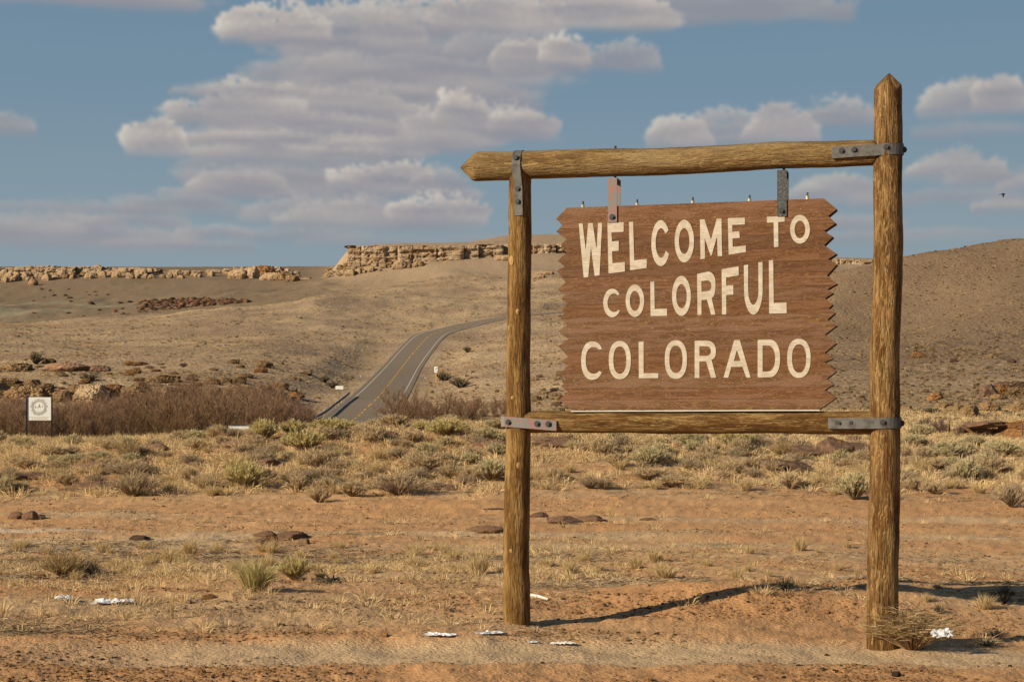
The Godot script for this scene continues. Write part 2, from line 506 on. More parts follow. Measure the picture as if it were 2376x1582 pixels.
func make_wood() -> void:
	# sawn board grain: long flat arches and fine streaks; u runs along the board
	var f := FastNoiseLite.new()
	f.seed = 51
	f.frequency = 1.0
	f.fractal_octaves = 3
	var W := 768
	var H := 512
	var im := Image.create(W, H, true, Image.FORMAT_RGB8)
	for j in H:
		var y := float(j) / H
		for i in W:
			var x := float(i) / W
			var blot := f.get_noise_2d(x * 2.2, y * 9.0) + 0.7 * f.get_noise_2d(x * 5.0 + 60.0, y * 24.0)
			var wob := f.get_noise_2d(x * 3.0 + 7.0, y * 5.0)
			var cx := fmod(x * 1.6 + floorf(y * 7.0) * 0.37, 1.0) - 0.5
			var ring := sin((y * 46.0 + cx * cx * 20.0 + wob * 5.0) * 3.0)
			var fine := f.get_noise_2d(x * 14.0, y * 210.0)
			var c := Color(0.098, 0.043, 0.0145).lerp(Color(0.158, 0.082, 0.045), clampf(0.5 + blot * 1.9, 0.0, 1.0))
			c = c.lerp(Color(0.21, 0.108, 0.034), 0.65 * smoothstep(0.2, 0.95, ring) * clampf(0.2 - blot * 2.0, 0.0, 1.0))
			c = c.lerp(Color(0.075, 0.034, 0.019), clampf(fine * 1.1 - 0.05, 0.0, 0.55))
			var fleck := f.get_noise_2d(x * 34.0 + 40.0, y * 90.0)
			if fleck > 0.47: c = c.lerp(Color(0.40, 0.24, 0.09), clampf((fleck - 0.47) * 9.0, 0.0, 0.8))
			im.set_pixel(i, j, c.linear_to_srgb())
	var tex := ImageTexture.create_from_image(im)
	var tones := [Color(1, 1, 1), Color(0.96, 0.90, 0.79), Color(0.88, 0.82, 0.73), Color(1.0, 0.955, 0.91), Color(0.95, 0.93, 0.91)]
	for k in 5:
		var m := mat("plank_%d" % k, tones[k], 0.62, 0.35)
		m.albedo_texture = tex
		m.uv1_scale = Vector3(0.55, 1.15, 1.0)
		m.uv1_offset = Vector3(0.23 * k + 0.1, 0.37 * k, 0)
	var core := mat("board_core", lin(0.03, 0.018, 0.012), 0.9)
	core.roughness = 0.95
	# letters: cream paint over the grain
	var lm := Image.create(512, 512, true, Image.FORMAT_RGB8)
	for j in 512:
		for i in 512:
			var g := f.get_noise_2d(i * 0.012, j * 0.26)
			var b := f.get_noise_2d(i * 0.014 + 30.0, j * 0.02)
			var c := Color(0.475, 0.415, 0.335).lerp(Color(0.405, 0.345, 0.27), clampf(0.5 + b * 1.5, 0.0, 1.0))
			c = c.lerp(Color(0.29, 0.22, 0.155), clampf(g * 2.3 - 0.2, 0.0, 0.6))
			lm.set_pixel(i, j, c.linear_to_srgb())
	var cream := mat("cream_paint", Color.WHITE, 0.7, 0.3)
	cream.albedo_texture = ImageTexture.create_from_image(lm)
	cream.uv1_scale = Vector3(0.8, 0.8, 1.0)
	# peeled logs, u round the log and v along it: one stained dark and broken by pale wandering streaks, one golden with a fine grain
	var ptex: Array[Texture2D] = []
	var htex: Array[Texture2D] = []
	for kind in 2:
		var pt := Image.create(512, 1024, true, Image.FORMAT_RGB8)
		var hb := Image.create(512, 1024, true, Image.FORMAT_RGB8)
		for j in 1024:
			var y := j / 1024.0
			for i in 512:
				var x := i / 512.0
				var px := cos(x * TAU) * 1.1
				var pz := sin(x * TAU) * 1.1
				var wx := f.get_noise_3d(px * 1.3, y * 34.0, pz * 1.3 + 40.0 * kind)
				var s1 := f.get_noise_3d(px * 1.9 + wx * 0.9, y * 20.0, pz * 1.9)
				var s2 := f.get_noise_3d(px * 4.2 + 20.0 + wx * 1.1, y * 18.0, pz * 4.2)
				var s3 := f.get_noise_3d(px * 13.0, y * 36.0, pz * 13.0 + 9.0)
				var big := f.get_noise_3d(px * 0.9 + 5.0, y * 9.0, pz * 0.9)
				var blotch := f.get_noise_3d(px * 1.7 + 31.0, y * 11.0, pz * 1.7)
				var c := Color.BLACK
				var band := 0.0
				if kind == 0:
					c = Color(0.105, 0.048, 0.0135).lerp(Color(0.195, 0.106, 0.038), clampf(0.45 + big * 1.9 + s3 * 0.5, 0.0, 1.0))
					band = smoothstep(0.085, 0.02, absf(s1)) * smoothstep(-0.28, 0.1, s2 + big)
					band = maxf(band, smoothstep(0.16, 0.34, s2) * 0.75)
					c = c.lerp(Color(0.33, 0.215, 0.09), clampf(band * 0.8 + s3 * 0.6 * band, 0.0, 0.9))
					c = c.lerp(Color(0.03, 0.014, 0.006), smoothstep(0.12, 0.42, s3) * 0.7)
				else:
					c = Color(0.145, 0.072, 0.019).lerp(Color(0.255, 0.148, 0.05), clampf(0.5 + big * 2.0 + s3 * 1.0, 0.0, 1.0))
					band = smoothstep(0.05, 0.01, absf(s1)) * smoothstep(-0.1, 0.25, s2)
					c = c.lerp(Color(0.34, 0.225, 0.09), band * 0.5)
					c = c.lerp(Color(0.065, 0.03, 0.009), clampf(smoothstep(0.06, 0.4, s3) * 0.75 + smoothstep(0.2, 0.4, s2) * 0.5, 0.0, 0.85))
				c = c.lerp(Color(0.06, 0.030, 0.011), smoothstep(0.12, 0.5, blotch) * 0.6)
				c = c.lerp(Color(0.30, 0.20, 0.085), smoothstep(0.18, 0.5, -blotch) * 0.5)
				pt.set_pixel(i, j, c.linear_to_srgb())
				var hgt := clampf(0.5 + s3 * 0.5 + band * 0.25, 0.0, 1.0)
				hb.set_pixel(i, j, Color(hgt, hgt, hgt))
		ptex.append(ImageTexture.create_from_image(pt))
		htex.append(ImageTexture.create_from_image(hb))
	for k in 4:
		var m := mat(["log", "golden_log", "grey_log", "grey_beam"][k], [Color.WHITE, Color.WHITE, Color(1.0, 1.0, 0.97), Color(1.0, 1.0, 1.0)][k], 0.8, 0.25)
		var t := [0, 1, 0, 0][k] as int
		m.albedo_texture = ptex[t]
		m.heightmap_enabled = true
		m.heightmap_texture = htex[t]
		m.heightmap_scale = 1.8
		m.uv1_scale = Vector3(1, 0.15, 1)
		m.uv1_offset = Vector3(0.3 * k, 0.01, 0)
	# weathered grey film over the top beam
	M.grey_beam.detail_enabled = true
	M.grey_beam.detail_blend_mode = BaseMaterial3D.BLEND_MODE_MIX
	M.grey_beam.detail_albedo = noise_map(53, 0.012, 4, [Color(0.50, 0.42, 0.28, 0.0), Color(0.54, 0.46, 0.32, 0.35), Color(0.60, 0.52, 0.38, 0.8)], 256)
	var w := mat("hewn_wood", lin(0.26, 0.165, 0.07), 0.8)
	w.albedo_texture = noise_map(52, 0.02, 5, [lin(0.6, 0.55, 0.45), lin(1, 1, 1)], 256)
	w.uv1_triplanar = true
	w.uv1_scale = Vector3.ONE * 3.0
	mat("knot_wood", lin(0.33, 0.20, 0.075), 0.8)

# ---------------------------------------------------------------- terrain
func read_tables() -> void:
	row_z.assign([4, 10, 15.5, 19, 24, 30, 37, 45, 52, 60, 75, 90, 115, 150, 200, 226, 236, 270, 300, 335, 385, 425, 455, 520, 600, 640, 700, 800, 815, 835, 860, 900, 940, 1000, 1400, 2600])
	col_t.assign([-0.4678, -0.3687, -0.2944, -0.2200, -0.1457, -0.1234, -0.1098, -0.0912, -0.0714, -0.0342, 0.0000, 0.0278, 0.0773, 0.1269, 0.1863, 0.2260, 0.2944, 0.3746, 0.4985])
	row_h = [
		[-0.10, -0.10, -0.10, -0.10, -0.10, -0.10, -0.10, -0.10, -0.10, -0.10, -0.10, -0.10, -0.10, -0.10, -0.10, -0.10, -0.10, -0.10, -0.10] as Array[float],
		[-0.06, -0.06, -0.06, -0.06, -0.06, -0.06, -0.06, -0.06, -0.06, -0.06, -0.06, -0.06, -0.06, -0.06, -0.06, -0.06, -0.06, -0.06, -0.06] as Array[float],
		[-0.02, -0.02, -0.02, -0.03, -0.03, -0.03, -0.03, -0.03, -0.04, -0.04, -0.04, -0.04, -0.05, -0.05, -0.05, -0.06, -0.06, -0.06, -0.06] as Array[float],
		[0.05, 0.05, 0.05, 0.04, 0.04, 0.04, 0.04, 0.04, 0.03, 0.03, 0.03, 0.02, 0.00, -0.03, -0.07, -0.09, -0.12, -0.12, -0.12] as Array[float],
		[0.08, 0.08, 0.08, 0.07, 0.07, 0.07, 0.07, 0.07, 0.06, 0.06, 0.06, 0.05, 0.02, 0.00, -0.04, -0.07, -0.12, -0.12, -0.12] as Array[float],
		[0.12, 0.12, 0.12, 0.11, 0.11, 0.11, 0.11, 0.11, 0.10, 0.10, 0.10, 0.09, 0.07, 0.06, 0.04, 0.02, 0.00, 0.00, 0.00] as Array[float],
		[0.22, 0.22, 0.22, 0.21, 0.20, 0.20, 0.20, 0.20, 0.19, 0.19, 0.19, 0.18, 0.18, 0.17, 0.16, 0.16, 0.15, 0.15, 0.15] as Array[float],
		[0.43, 0.43, 0.43, 0.51, 0.55, 0.56, 0.57, 0.58, 0.60, 0.62, 0.64, 0.63, 0.63, 0.62, 0.57, 0.53, 0.47, 0.47, 0.47] as Array[float],
		[1.07, 1.07, 1.07, 1.16, 1.35, 1.35, 1.35, 1.34, 1.34, 1.33, 1.33, 1.31, 1.28, 1.25, 1.16, 1.10, 0.99, 0.99, 0.99] as Array[float],
		[1.46, 1.46, 1.46, 1.86, 2.23, 2.34, 2.41, 2.43, 2.46, 2.43, 2.40, 2.29, 2.10, 1.92, 1.87, 1.83, 1.51, 1.51, 1.51] as Array[float],
		[1.69, 1.69, 1.69, 1.86, 1.99, 2.06, 2.10, 2.12, 2.14, 2.20, 2.25, 2.26, 2.27, 2.32, 2.21, 2.14, 1.95, 1.95, 1.95] as Array[float],
		[1.92, 1.92, 1.92, 1.61, 1.03, 1.10, 1.14, 1.30, 1.48, 1.94, 2.37, 2.49, 2.70, 2.77, 2.64, 2.55, 2.28, 2.28, 2.28] as Array[float],
		[1.42, 1.42, 1.42, 0.73, 0.45, 0.80, 1.02, 1.38, 1.76, 2.26, 2.73, 2.95, 3.35, 3.58, 3.53, 3.50, 3.64, 3.64, 3.64] as Array[float],
		[1.06, 1.06, 1.06, 1.06, 1.06, 1.43, 1.65, 2.03, 2.43, 2.98, 3.48, 3.88, 4.59, 5.15, 5.50, 5.74, 6.08, 6.08, 6.08] as Array[float],
		[2.20, 2.20, 2.20, 2.20, 2.20, 2.57, 2.79, 3.19, 3.69, 4.59, 5.42, 6.04, 7.15, 8.39, 9.08, 9.53, 10.23, 10.23, 10.23] as Array[float],
		[4.90, 4.90, 4.90, 4.90, 4.73, 4.38, 4.17, 4.34, 4.62, 5.64, 6.58, 7.42, 8.93, 10.50, 11.51, 12.18, 12.96, 12.96, 12.96] as Array[float],
		[8.88, 8.88, 8.88, 8.77, 8.18, 7.19, 5.73, 4.73, 5.02, 6.15, 7.19, 8.13, 9.82, 11.57, 12.70, 13.44, 14.26, 14.26, 14.26] as Array[float],
		[11.93, 11.93, 11.93, 11.73, 10.60, 9.77, 9.26, 8.52, 8.25, 8.59, 9.59, 10.67, 12.60, 13.94, 15.28, 16.55, 18.42, 18.42, 18.42] as Array[float],
		[14.29, 14.29, 14.29, 14.14, 13.25, 12.51, 12.06, 11.52, 10.95, 11.32, 12.51, 13.76, 16.00, 17.49, 18.60, 19.87, 25.74, 29.75, 29.75] as Array[float],
		[17.37, 17.37, 17.37, 17.37, 16.71, 15.83, 15.30, 14.57, 13.80, 14.38, 15.80, 17.11, 19.45, 20.53, 21.11, 22.10, 28.58, 32.98, 32.98] as Array[float],
		[21.85, 21.85, 21.85, 21.85, 21.56, 20.55, 19.94, 18.88, 17.74, 18.70, 20.42, 22.13, 25.18, 28.52, 31.39, 32.82, 38.06, 41.40, 41.40] as Array[float],
		[25.48, 25.48, 25.48, 25.69, 25.79, 25.14, 24.74, 23.98, 23.16, 24.00, 24.95, 26.58, 29.48, 34.43, 42.54, 45.80, 50.33, 52.86, 52.86] as Array[float],
		[28.48, 28.48, 28.48, 28.82, 29.16, 28.88, 28.71, 28.16, 27.58, 28.48, 28.82, 30.23, 32.76, 38.40, 44.94, 48.10, 53.06, 53.06, 53.06] as Array[float],
		[34.57, 34.57, 34.57, 35.60, 37.40, 37.80, 38.05, 37.42, 36.76, 36.50, 37.66, 38.63, 40.37, 43.59, 47.45, 48.74, 51.32, 51.32, 51.32] as Array[float],
		[40.75, 40.75, 40.75, 43.85, 47.59, 48.61, 49.23, 49.23, 49.23, 49.23, 49.23, 49.67, 51.46, 53.69, 54.21, 54.57, 55.17, 55.17, 55.17] as Array[float],
		[42.38, 42.38, 42.38, 46.50, 51.26, 52.73, 53.64, 54.17, 54.75, 55.16, 55.54, 55.94, 56.65, 57.12, 57.68, 58.06, 58.71, 58.71, 58.71] as Array[float],
		[52.05, 52.05, 52.05, 53.78, 57.95, 59.89, 61.07, 61.91, 62.80, 64.02, 65.23, 66.10, 66.62, 66.62, 66.62, 66.30, 65.75, 65.75, 65.75] as Array[float],
		[65.93, 65.93, 65.93, 67.91, 71.08, 72.80, 73.85, 73.85, 74.65, 79.40, 81.39, 82.58, 81.78, 81.39, 79.40, 78.82, 77.82, 77.82, 77.82] as Array[float],
		[68.33, 68.33, 68.33, 70.76, 73.79, 75.40, 75.60, 79.64, 82.47, 84.08, 85.70, 86.51, 85.30, 84.49, 82.07, 81.32, 80.05, 80.05, 80.05] as Array[float],
		[72.44, 72.44, 72.44, 74.92, 77.20, 77.59, 77.82, 81.54, 86.10, 87.75, 89.41, 90.23, 88.99, 89.41, 85.68, 84.77, 83.20, 83.20, 83.20] as Array[float],
		[76.25, 76.25, 76.25, 79.24, 80.09, 79.66, 80.30, 95.36, 96.92, 97.56, 97.99, 98.41, 97.13, 94.15, 89.89, 88.72, 86.69, 86.69, 86.69] as Array[float],
		[86.61, 86.61, 86.61, 86.84, 86.84, 83.49, 84.16, 96.45, 100.44, 101.55, 102.89, 103.34, 102.89, 99.32, 93.97, 92.75, 90.63, 90.63, 90.63] as Array[float],
		[92.00, 92.00, 92.00, 91.77, 92.00, 87.34, 88.04, 94.72, 104.11, 105.98, 109.93, 110.63, 109.70, 104.11, 97.59, 96.48, 94.56, 94.56, 94.56] as Array[float],
		[97.24, 97.24, 97.24, 97.00, 97.00, 93.03, 93.53, 94.27, 109.14, 111.61, 117.31, 118.06, 116.57, 110.13, 103.19, 101.92, 99.72, 99.72, 99.72] as Array[float],
		[131.14, 131.14, 131.14, 130.23, 129.33, 129.06, 129.40, 131.14, 145.01, 149.53, 153.69, 155.42, 151.95, 148.48, 141.54, 139.64, 136.34, 136.34, 136.34] as Array[float],
		[235.30, 235.30, 235.30, 235.86, 236.42, 236.59, 236.59, 239.64, 242.90, 249.01, 254.63, 253.22, 250.70, 248.19, 245.90, 244.37, 241.74, 241.74, 241.74] as Array[float]]
	var c := Curve3D.new()
	var pts := [Vector3(-21.23, 2.71, -205.00), Vector3(-21.15, 3.57, -220.00), Vector3(-21.14, 4.68, -237.00), Vector3(-21.06, 6.30, -253.00), Vector3(-20.74, 8.19, -270.00), Vector3(-22.44, 11.93, -320.00), Vector3(-24.32, 17.46, -385.00), Vector3(-23.52, 22.60, -420.00), Vector3(-21.76, 28.25, -455.00), Vector3(-19.06, 30.64, -472.00), Vector3(-15.38, 32.38, -485.00), Vector3(-11.15, 34.56, -500.00), Vector3(-1.16, 37.66, -520.00), Vector3(15.12, 40.99, -545.00), Vector3(33.34, 45.21, -580.00), Vector3(57.15, 50.03, -620.00), Vector3(86.26, 56.35, -680.00)]
	for i in pts.size():
		var a: Vector3 = pts[maxi(i - 1, 0)]
		var b: Vector3 = pts[mini(i + 1, pts.size() - 1)]
		var d := (b - a) * 0.16
		c.add_point(pts[i], -d, d)
	c.bake_interval = 2.0
	road_pts = c.get_baked_points()
	rl_x.resize(700); rl_y.resize(700); rl_s.resize(700)
	var k := 0
	for z in 700:
		while k < road_pts.size() - 2 and -road_pts[k + 1].z < z: k += 1
		var p := road_pts[k]
		var q := road_pts[k + 1]
		var t := clampf((z + p.z) / maxf(p.z - q.z, 0.01), 0.0, 1.0)
		rl_x[z] = lerpf(p.x, q.x, t)
		rl_y[z] = lerpf(p.y, q.y, t)
		rl_s[z] = (q.x - p.x) / maxf(p.z - q.z, 0.01)

func slopes(xs: Array[float], ys: Array[float]) -> Array[float]:
	var n := xs.size()
	var m: Array[float] = []
	m.resize(n)
	for i in n:
		if i == 0 or i == n - 1:
			m[i] = 0.0
			continue
		var h0 := xs[i] - xs[i - 1]
		var h1 := xs[i + 1] - xs[i]
		var d0 := (ys[i] - ys[i - 1]) / h0
		var d1 := (ys[i + 1] - ys[i]) / h1
		if d0 * d1 <= 0.0: m[i] = 0.0
		else:
			var w1 := 2.0 * h1 + h0
			var w2 := h1 + 2.0 * h0
			m[i] = (w1 + w2) / (w1 / d0 + w2 / d1)
	return m

func cubic(xs: Array[float], ys: Array[float], ms: Array[float], k: int, x: float) -> float:
	var h := xs[k + 1] - xs[k]
	var t := (x - xs[k]) / h
	var t2 := t * t
	var t3 := t2 * t
	return ys[k] * (2 * t3 - 3 * t2 + 1) + ms[k] * h * (t3 - 2 * t2 + t) + ys[k + 1] * (-2 * t3 + 3 * t2) + ms[k + 1] * h * (t3 - t2)

func bump(x: float, z: float, cx: float, cz: float, rx: float, rz: float, h: float) -> float:
	var d := pow((x - cx) / rx, 2) + pow((z - cz) / rz, 2)
	return h * exp(-d)

func relief(x: float, z: float) -> float:
	var near := 1.0 - smoothstep(60.0, 130.0, z)
	var h := 0.0
	if near > 0.0:
		h += near * (0.055 * n_mid.get_noise_2d(x * 4.0, z * 4.0) + 0.028 * n_fine.get_noise_2d(x * 1.5, z * 1.5))
		# crusted soil with low clods
		var cl := n_fine.get_noise_2d(x * 4.0 + 31.0, z * 4.0)
		h += near * 0.022 * maxf(cl, 0.0) * (1.0 - track(x, z) * 0.8)
		# wheel ruts along the two dirt tracks
		var r := smoothstep(30.0, 33.0, z) * (1.0 - smoothstep(42.0, 46.0, z))
		if r > 0.0: h += r * 0.10 * n_rut.get_noise_2d(x * 0.10 + 3.0, z * 1.3 + x * 0.05)
		h -= 0.05 * track(x, z)
		# low mound pushed up behind the sign
		var dz := z - 21.3 - 0.25 * n_mid.get_noise_2d(x * 2.0, 7.0)
		h += (0.05 + 0.30 * exp(-pow((x - 3.0) / 1.75, 2.0)) + 0.04 * n_mid.get_noise_2d(x * 3.0, 3.0)) * exp(-pow(dz / (1.25 if dz < 0.0 else 1.9), 2.0))
		var dr := z - 22.5 - 0.2 * n_mid.get_noise_2d(x * 2.0, 17.0)
		h += 0.25 * smoothstep(3.7, 5.0, x) * smoothstep(12.0, 9.0, x) * exp(-pow(dr / (1.15 if dr < 0.0 else 2.2), 2.0))
	var mid := smoothstep(48.0, 60.0, z)
	if mid > 0.0:
		h += mid * 0.22 * n_mid.get_noise_2d(x, z) * (0.5 + 0.5 * smoothstep(90.0, 200.0, z))
	var far := smoothstep(120.0, 260.0, z) * (1.0 - 0.65 * smoothstep(770.0, 800.0, z))
	if far > 0.0:
		h += far * (1.1 * n_big.get_noise_2d(x, z) + 0.5 * n_big.get_noise_2d(x * 4.0, z * 2.0 + 77.0))
		h += far * smoothstep(300.0, 600.0, z) * 1.6 * n_big.get_noise_2d(x * 1.6 + 40.0, z * 0.7)
	return h

func track(x: float, z: float) -> float:
	# how far a spot lies in the pale packed wheel track in front of the sign
	var c := 17.15 + 0.028 * x + 0.12 * sin(x * 0.5)
	return smoothstep(1.05, 0.55, absf(z - c + 0.18 * n_mid.get_noise_2d(x * 3.0, z * 3.0))) * smoothstep(-6.5, -2.0, x)

func soil(x: float, z: float) -> Color:
	var a := n_mid.get_noise_2d(x * 1.2 + 9.0, z * 2.4)
	var b := n_big.get_noise_2d(x * 6.0 + 200.0, z * 12.0)
	var orange := Color(0.50, 0.266, 0.121)
	var sand := Color(0.53, 0.325, 0.165)
	var pale := Color(0.53, 0.37, 0.215)
	var c := orange.lerp(sand, clampf(0.45 + a * 1.2 + b, 0.0, 1.0))
	if z < 60.0:
		c = c.lerp(Color(0.485, 0.258, 0.115), smoothstep(16.6, 15.9, z + a * 0.6) * 0.8)
		c = c.lerp(pale, track(x, z) * 0.9)
		# the further track: orange where it is worn, greyish where it is packed
		c = c.lerp(Color(0.515, 0.282, 0.13), smoothstep(34.0, 36.0, z + a * 2.0) * smoothstep(45.0, 42.0, z) * 0.85)
		# pale bands left by tyres on the further track
		for lane in [[34.6, 0.10, -0.0042], [38.6, -0.06, 0.002], [31.6, 0.14, 0.0]]:
			var zc: float = lane[0] + lane[1] * x + lane[2] * x * x * 3.0
			c = c.lerp(pale, smoothstep(1.15, 0.35, absf(z - zc + a * 0.8)) * clampf(0.55 + b * 1.5, 0.15, 0.75))
		c = c.lerp(Color(0.42, 0.275, 0.155), smoothstep(17.8, 18.6, z) * smoothstep(31.0, 27.0, z) * smoothstep(2.0, -3.0, x) * clampf(0.25 + b * 1.4, 0.0, 0.6))
		# salt crust
		var salt := smoothstep(0.0, 0.28, n_mid.get_noise_2d(x * 1.3, z * 4.5 + 5.0) - 0.02) * smoothstep(-4.0, -9.0, x) * smoothstep(28.5, 31.5, z) * smoothstep(38.0, 35.5, z)
		c = c.lerp(Color(0.60, 0.49, 0.37), salt * 0.75)
		c = c.lerp(Color(0.365, 0.24, 0.125), smoothstep(44.0, 50.0, z) * clampf(0.45 + a * 1.5, 0.0, 0.85))
	else:
		c = c.lerp(Color(0.335, 0.225, 0.12), 0.7)
	if z > 62.0 and z < 260.0:
		c = c.lerp(Color(0.30, 0.205, 0.115), smoothstep(62.0, 110.0, z))
	if z >= 110.0:
		var g := n_big.get_noise_2d(x * 1.5 + 20.0, z * 3.0)
		var straw := Color(0.45, 0.318, 0.192)
		var brown := Color(0.325, 0.222, 0.142)
		var f := straw.lerp(brown, clampf(0.42 + g * 1.5 + a * 0.4, 0.0, 1.0))
		var t := x / z
		# the stony slope on the right and the darker far hill on the left
		f = f.lerp(Color(0.175, 0.112, 0.066), smoothstep(0.115, 0.2, t) * smoothstep(150.0, 230.0, z) * 0.75)
		f = f.lerp(Color(0.225, 0.158, 0.098), smoothstep(612.0, 640.0, z) * smoothstep(-0.09, -0.125, t) * 0.95)
		f = f.lerp(Color(0.30, 0.25, 0.16), smoothstep(0.1, 0.4, g + 0.15) * smoothstep(650.0, 690.0, z) * smoothstep(790.0, 740.0, z) * smoothstep(-0.16, -0.2, t))
		f = f.lerp(Color(0.37, 0.26, 0.165), smoothstep(690.0, 760.0, z) * smoothstep(-0.11, -0.07, t))
		c = c.lerp(f, smoothstep(110.0, 240.0, z))
	return c

func make_terrain() -> void:
	TT.resize(NC); TZ.resize(NR); HH.resize(NC * NR)
	for i in NC:
		var s := (i - (NC - 1) * 0.5) / ((NC - 1) * 0.5)
		TT[i] = 0.39 * s + 1.3 * pow(maxf(absf(s) - 0.86, 0.0) / 0.14, 2.0) * signf(s)
	for j in NR: TZ[j] = Z0 * pow(2500.0 / Z0, j / float(NR - 1))
	var nk := row_z.size()
	var slope_t: Array = []
	for r in nk: slope_t.append(slopes(col_t, row_h[r]))
	var pos := PackedVector3Array()
	pos.resize(NC * NR)
	var cc := PackedColorArray()
	cc.resize(NC * NR)
	for i in NC:
		var t := TT[i]
		var tc := clampf(t, col_t[0], col_t[-1])
		var k := 0
		while k < col_t.size() - 2 and col_t[k + 1] < tc: k += 1
		var ys: Array[float] = []
		for r in nk: ys.append(cubic(col_t, row_h[r], slope_t[r], k, tc))
		var ms := slopes(row_z, ys)
		var q := 0
		for j in NR:
			var z := TZ[j]
			var zc := clampf(z, row_z[0], row_z[-1])
			while q < nk - 2 and row_z[q + 1] < zc: q += 1
			var x := t * z
			var h := cubic(row_z, ys, ms, q, zc) + relief(x, z)
			if z > 195.0 and z < 690.0:
				var zi := int(z)
				var dx := x - rl_x[zi]
				if absf(dx) < 40.0:
					var s := rl_s[zi]
					var cs := 1.0 / sqrt(1.0 + s * s)
					var d := absf(dx) * cs
					var zz := clampf(z + dx * s * cs * cs, 195.0, 690.0)
					var zf := int(zz)
					var hr := lerpf(rl_y[zf], rl_y[mini(zf + 1, 699)], zz - zf) - 0.07 - 0.05 * maxf(d - 4.5, 0.0)
					h = lerpf(hr, h, smoothstep(5.2, 17.0, d))
			HH[i * NR + j] = h
			pos[i * NR + j] = Vector3(x, h, -z)
			cc[i * NR + j] = soil(x, z)
	var split := 0
	while TZ[split] < 74.0: split += 1
	struct("ground", grid_mesh(pos, cc, 0, split), M.soil)
	struct("hillside", grid_mesh(pos, cc, split, NR - 1), M.hillside)
	# the plain behind the camera
	var b := Buf.new()
	for i in 24:
		for j in 24:
			var x0 := -120.0 + 10.0 * i
			var z1 := -3.4 + 10.0 * j
			if absf(x0 + 5.0) < 12.0 and j == 0: z1 = -2.9
			b.quad(Vector3(x0, -0.16, z1 + 10.0), Vector3(x0 + 10.0, -0.16, z1 + 10.0), Vector3(x0 + 10.0, -0.16, z1), Vector3(x0, -0.16, z1), Color(0.44, 0.22, 0.09), Vector2(x0, z1 + 10.0), Vector2(x0 + 10.0, z1 + 10.0), Vector2(x0 + 10.0, z1), Vector2(x0, z1))
	struct("dirt_pull_off", b.commit(), M.soil)

func grid_mesh(pos: PackedVector3Array, cc: PackedColorArray, r0: int, r1: int) -> ArrayMesh:
	var b := Buf.new()
	var nr := r1 - r0 + 1
	b.v.resize(NC * nr); b.n.resize(NC * nr); b.c.resize(NC * nr); b.uv.resize(NC * nr)
	b.ix.resize((NC - 1) * (nr - 1) * 6)
	for i in NC:
		for j in range(r0, r1 + 1):
			var k := i * nr + j - r0
			var p := pos[i * NR + j]
			b.v[k] = p
			b.c[k] = cc[i * NR + j]
			b.uv[k] = Vector2(p.x, p.z)
			var dx := pos[mini(i + 1, NC - 1) * NR + j] - pos[maxi(i - 1, 0) * NR + j]
			var dz := pos[i * NR + maxi(j - 1, 0)] - pos[i * NR + mini(j + 1, NR - 1)]
			b.n[k] = dz.cross(dx).normalized()
	var w := 0
	for i in NC - 1:
		for j in nr - 1:
			var a := i * nr + j
			var d := a + nr
			b.ix[w] = a; b.ix[w + 1] = a + 1; b.ix[w + 2] = d + 1
			b.ix[w + 3] = a; b.ix[w + 4] = d + 1; b.ix[w + 5] = d
			w += 6
	return b.commit()

func row_at(z: float) -> float:
	return clampf(log(z / Z0) / log(2500.0 / Z0) * (NR - 1), 0.0, NR - 1.001)

func col_at(t: float) -> float:
	var k := clampi(TT.bsearch(t) - 1, 0, NC - 2)
	return k + clampf((t - TT[k]) / (TT[k + 1] - TT[k]), 0.0, 1.0)

func ground(x: float, z: float) -> float:
	var f := col_at(x / z)
	var r := row_at(z)
	var i := int(f)
	var j := int(r)
	var u := f - i
	var w := r - j
	var k := i * NR + j
	return lerpf(lerpf(HH[k], HH[k + 1], w), lerpf(HH[k + NR], HH[k + NR + 1], w), u)

func at(x: float, z: float, sink := 0.0) -> Vector3:
	return Vector3(x, ground(x, z) - sink, -z)

func hit(u: float, v: float, from := 8.0) -> Vector3:
	# the spot of ground that was seen at that bearing and height in the photograph
	var t := (u - 1188.0) / 4036.0
	var e := (1012.0 - v) / 4036.0
	var z := from
	var last := from
	while z < 2400.0:
		if EYE + e * z <= ground(t * z, z):
			var lo := last
			var hi := z
			for i in 12:
				var m := (lo + hi) * 0.5
				if EYE + e * m <= ground(t * m, m): hi = m
				else: lo = m
			return at(t * hi, hi)
		last = z
		z *= 1.006
	return at(t * 700.0, 700.0)

# ---------------------------------------------------------------- road
func ribbon_on_road(a: float, b: float, off0: float, off1: float, lift: float, step := 2.0) -> ArrayMesh:
	var buf := Buf.new()
	var s := a
	while s < b - 0.01:
		var s2 := minf(s + step, b)
		var p := on_road(s)
		var q := on_road(s2)
		var up := Vector3(0, lift, 0)
		buf.quad(p[0] + p[1] * off0 + up, p[0] + p[1] * off1 + up, q[0] + q[1] * off1 + up, q[0] + q[1] * off0 + up, Color.WHITE, Vector2(off0, s), Vector2(off1, s), Vector2(off1, s2), Vector2(off0, s2))
		s = s2
	return buf.commit()

func on_road(s: float) -> Array:
	var f := clampf(s / 2.0, 0.0, road_pts.size() - 1.001)
	var i := int(f)
	var p := road_pts[i].lerp(road_pts[i + 1], f - i)
	var d0 := road_pts[mini(i + 1, road_pts.size() - 1)] - road_pts[i]
	var d1 := road_pts[mini(i + 2, road_pts.size() - 1)] - road_pts[mini(i + 1, road_pts.size() - 2)]
	var d := d0.lerp(d1, f - i)
	if d.length() < 0.01: d = d0
	var right := Vector3(-d.z, 0, d.x).normalized()
	return [p, right]

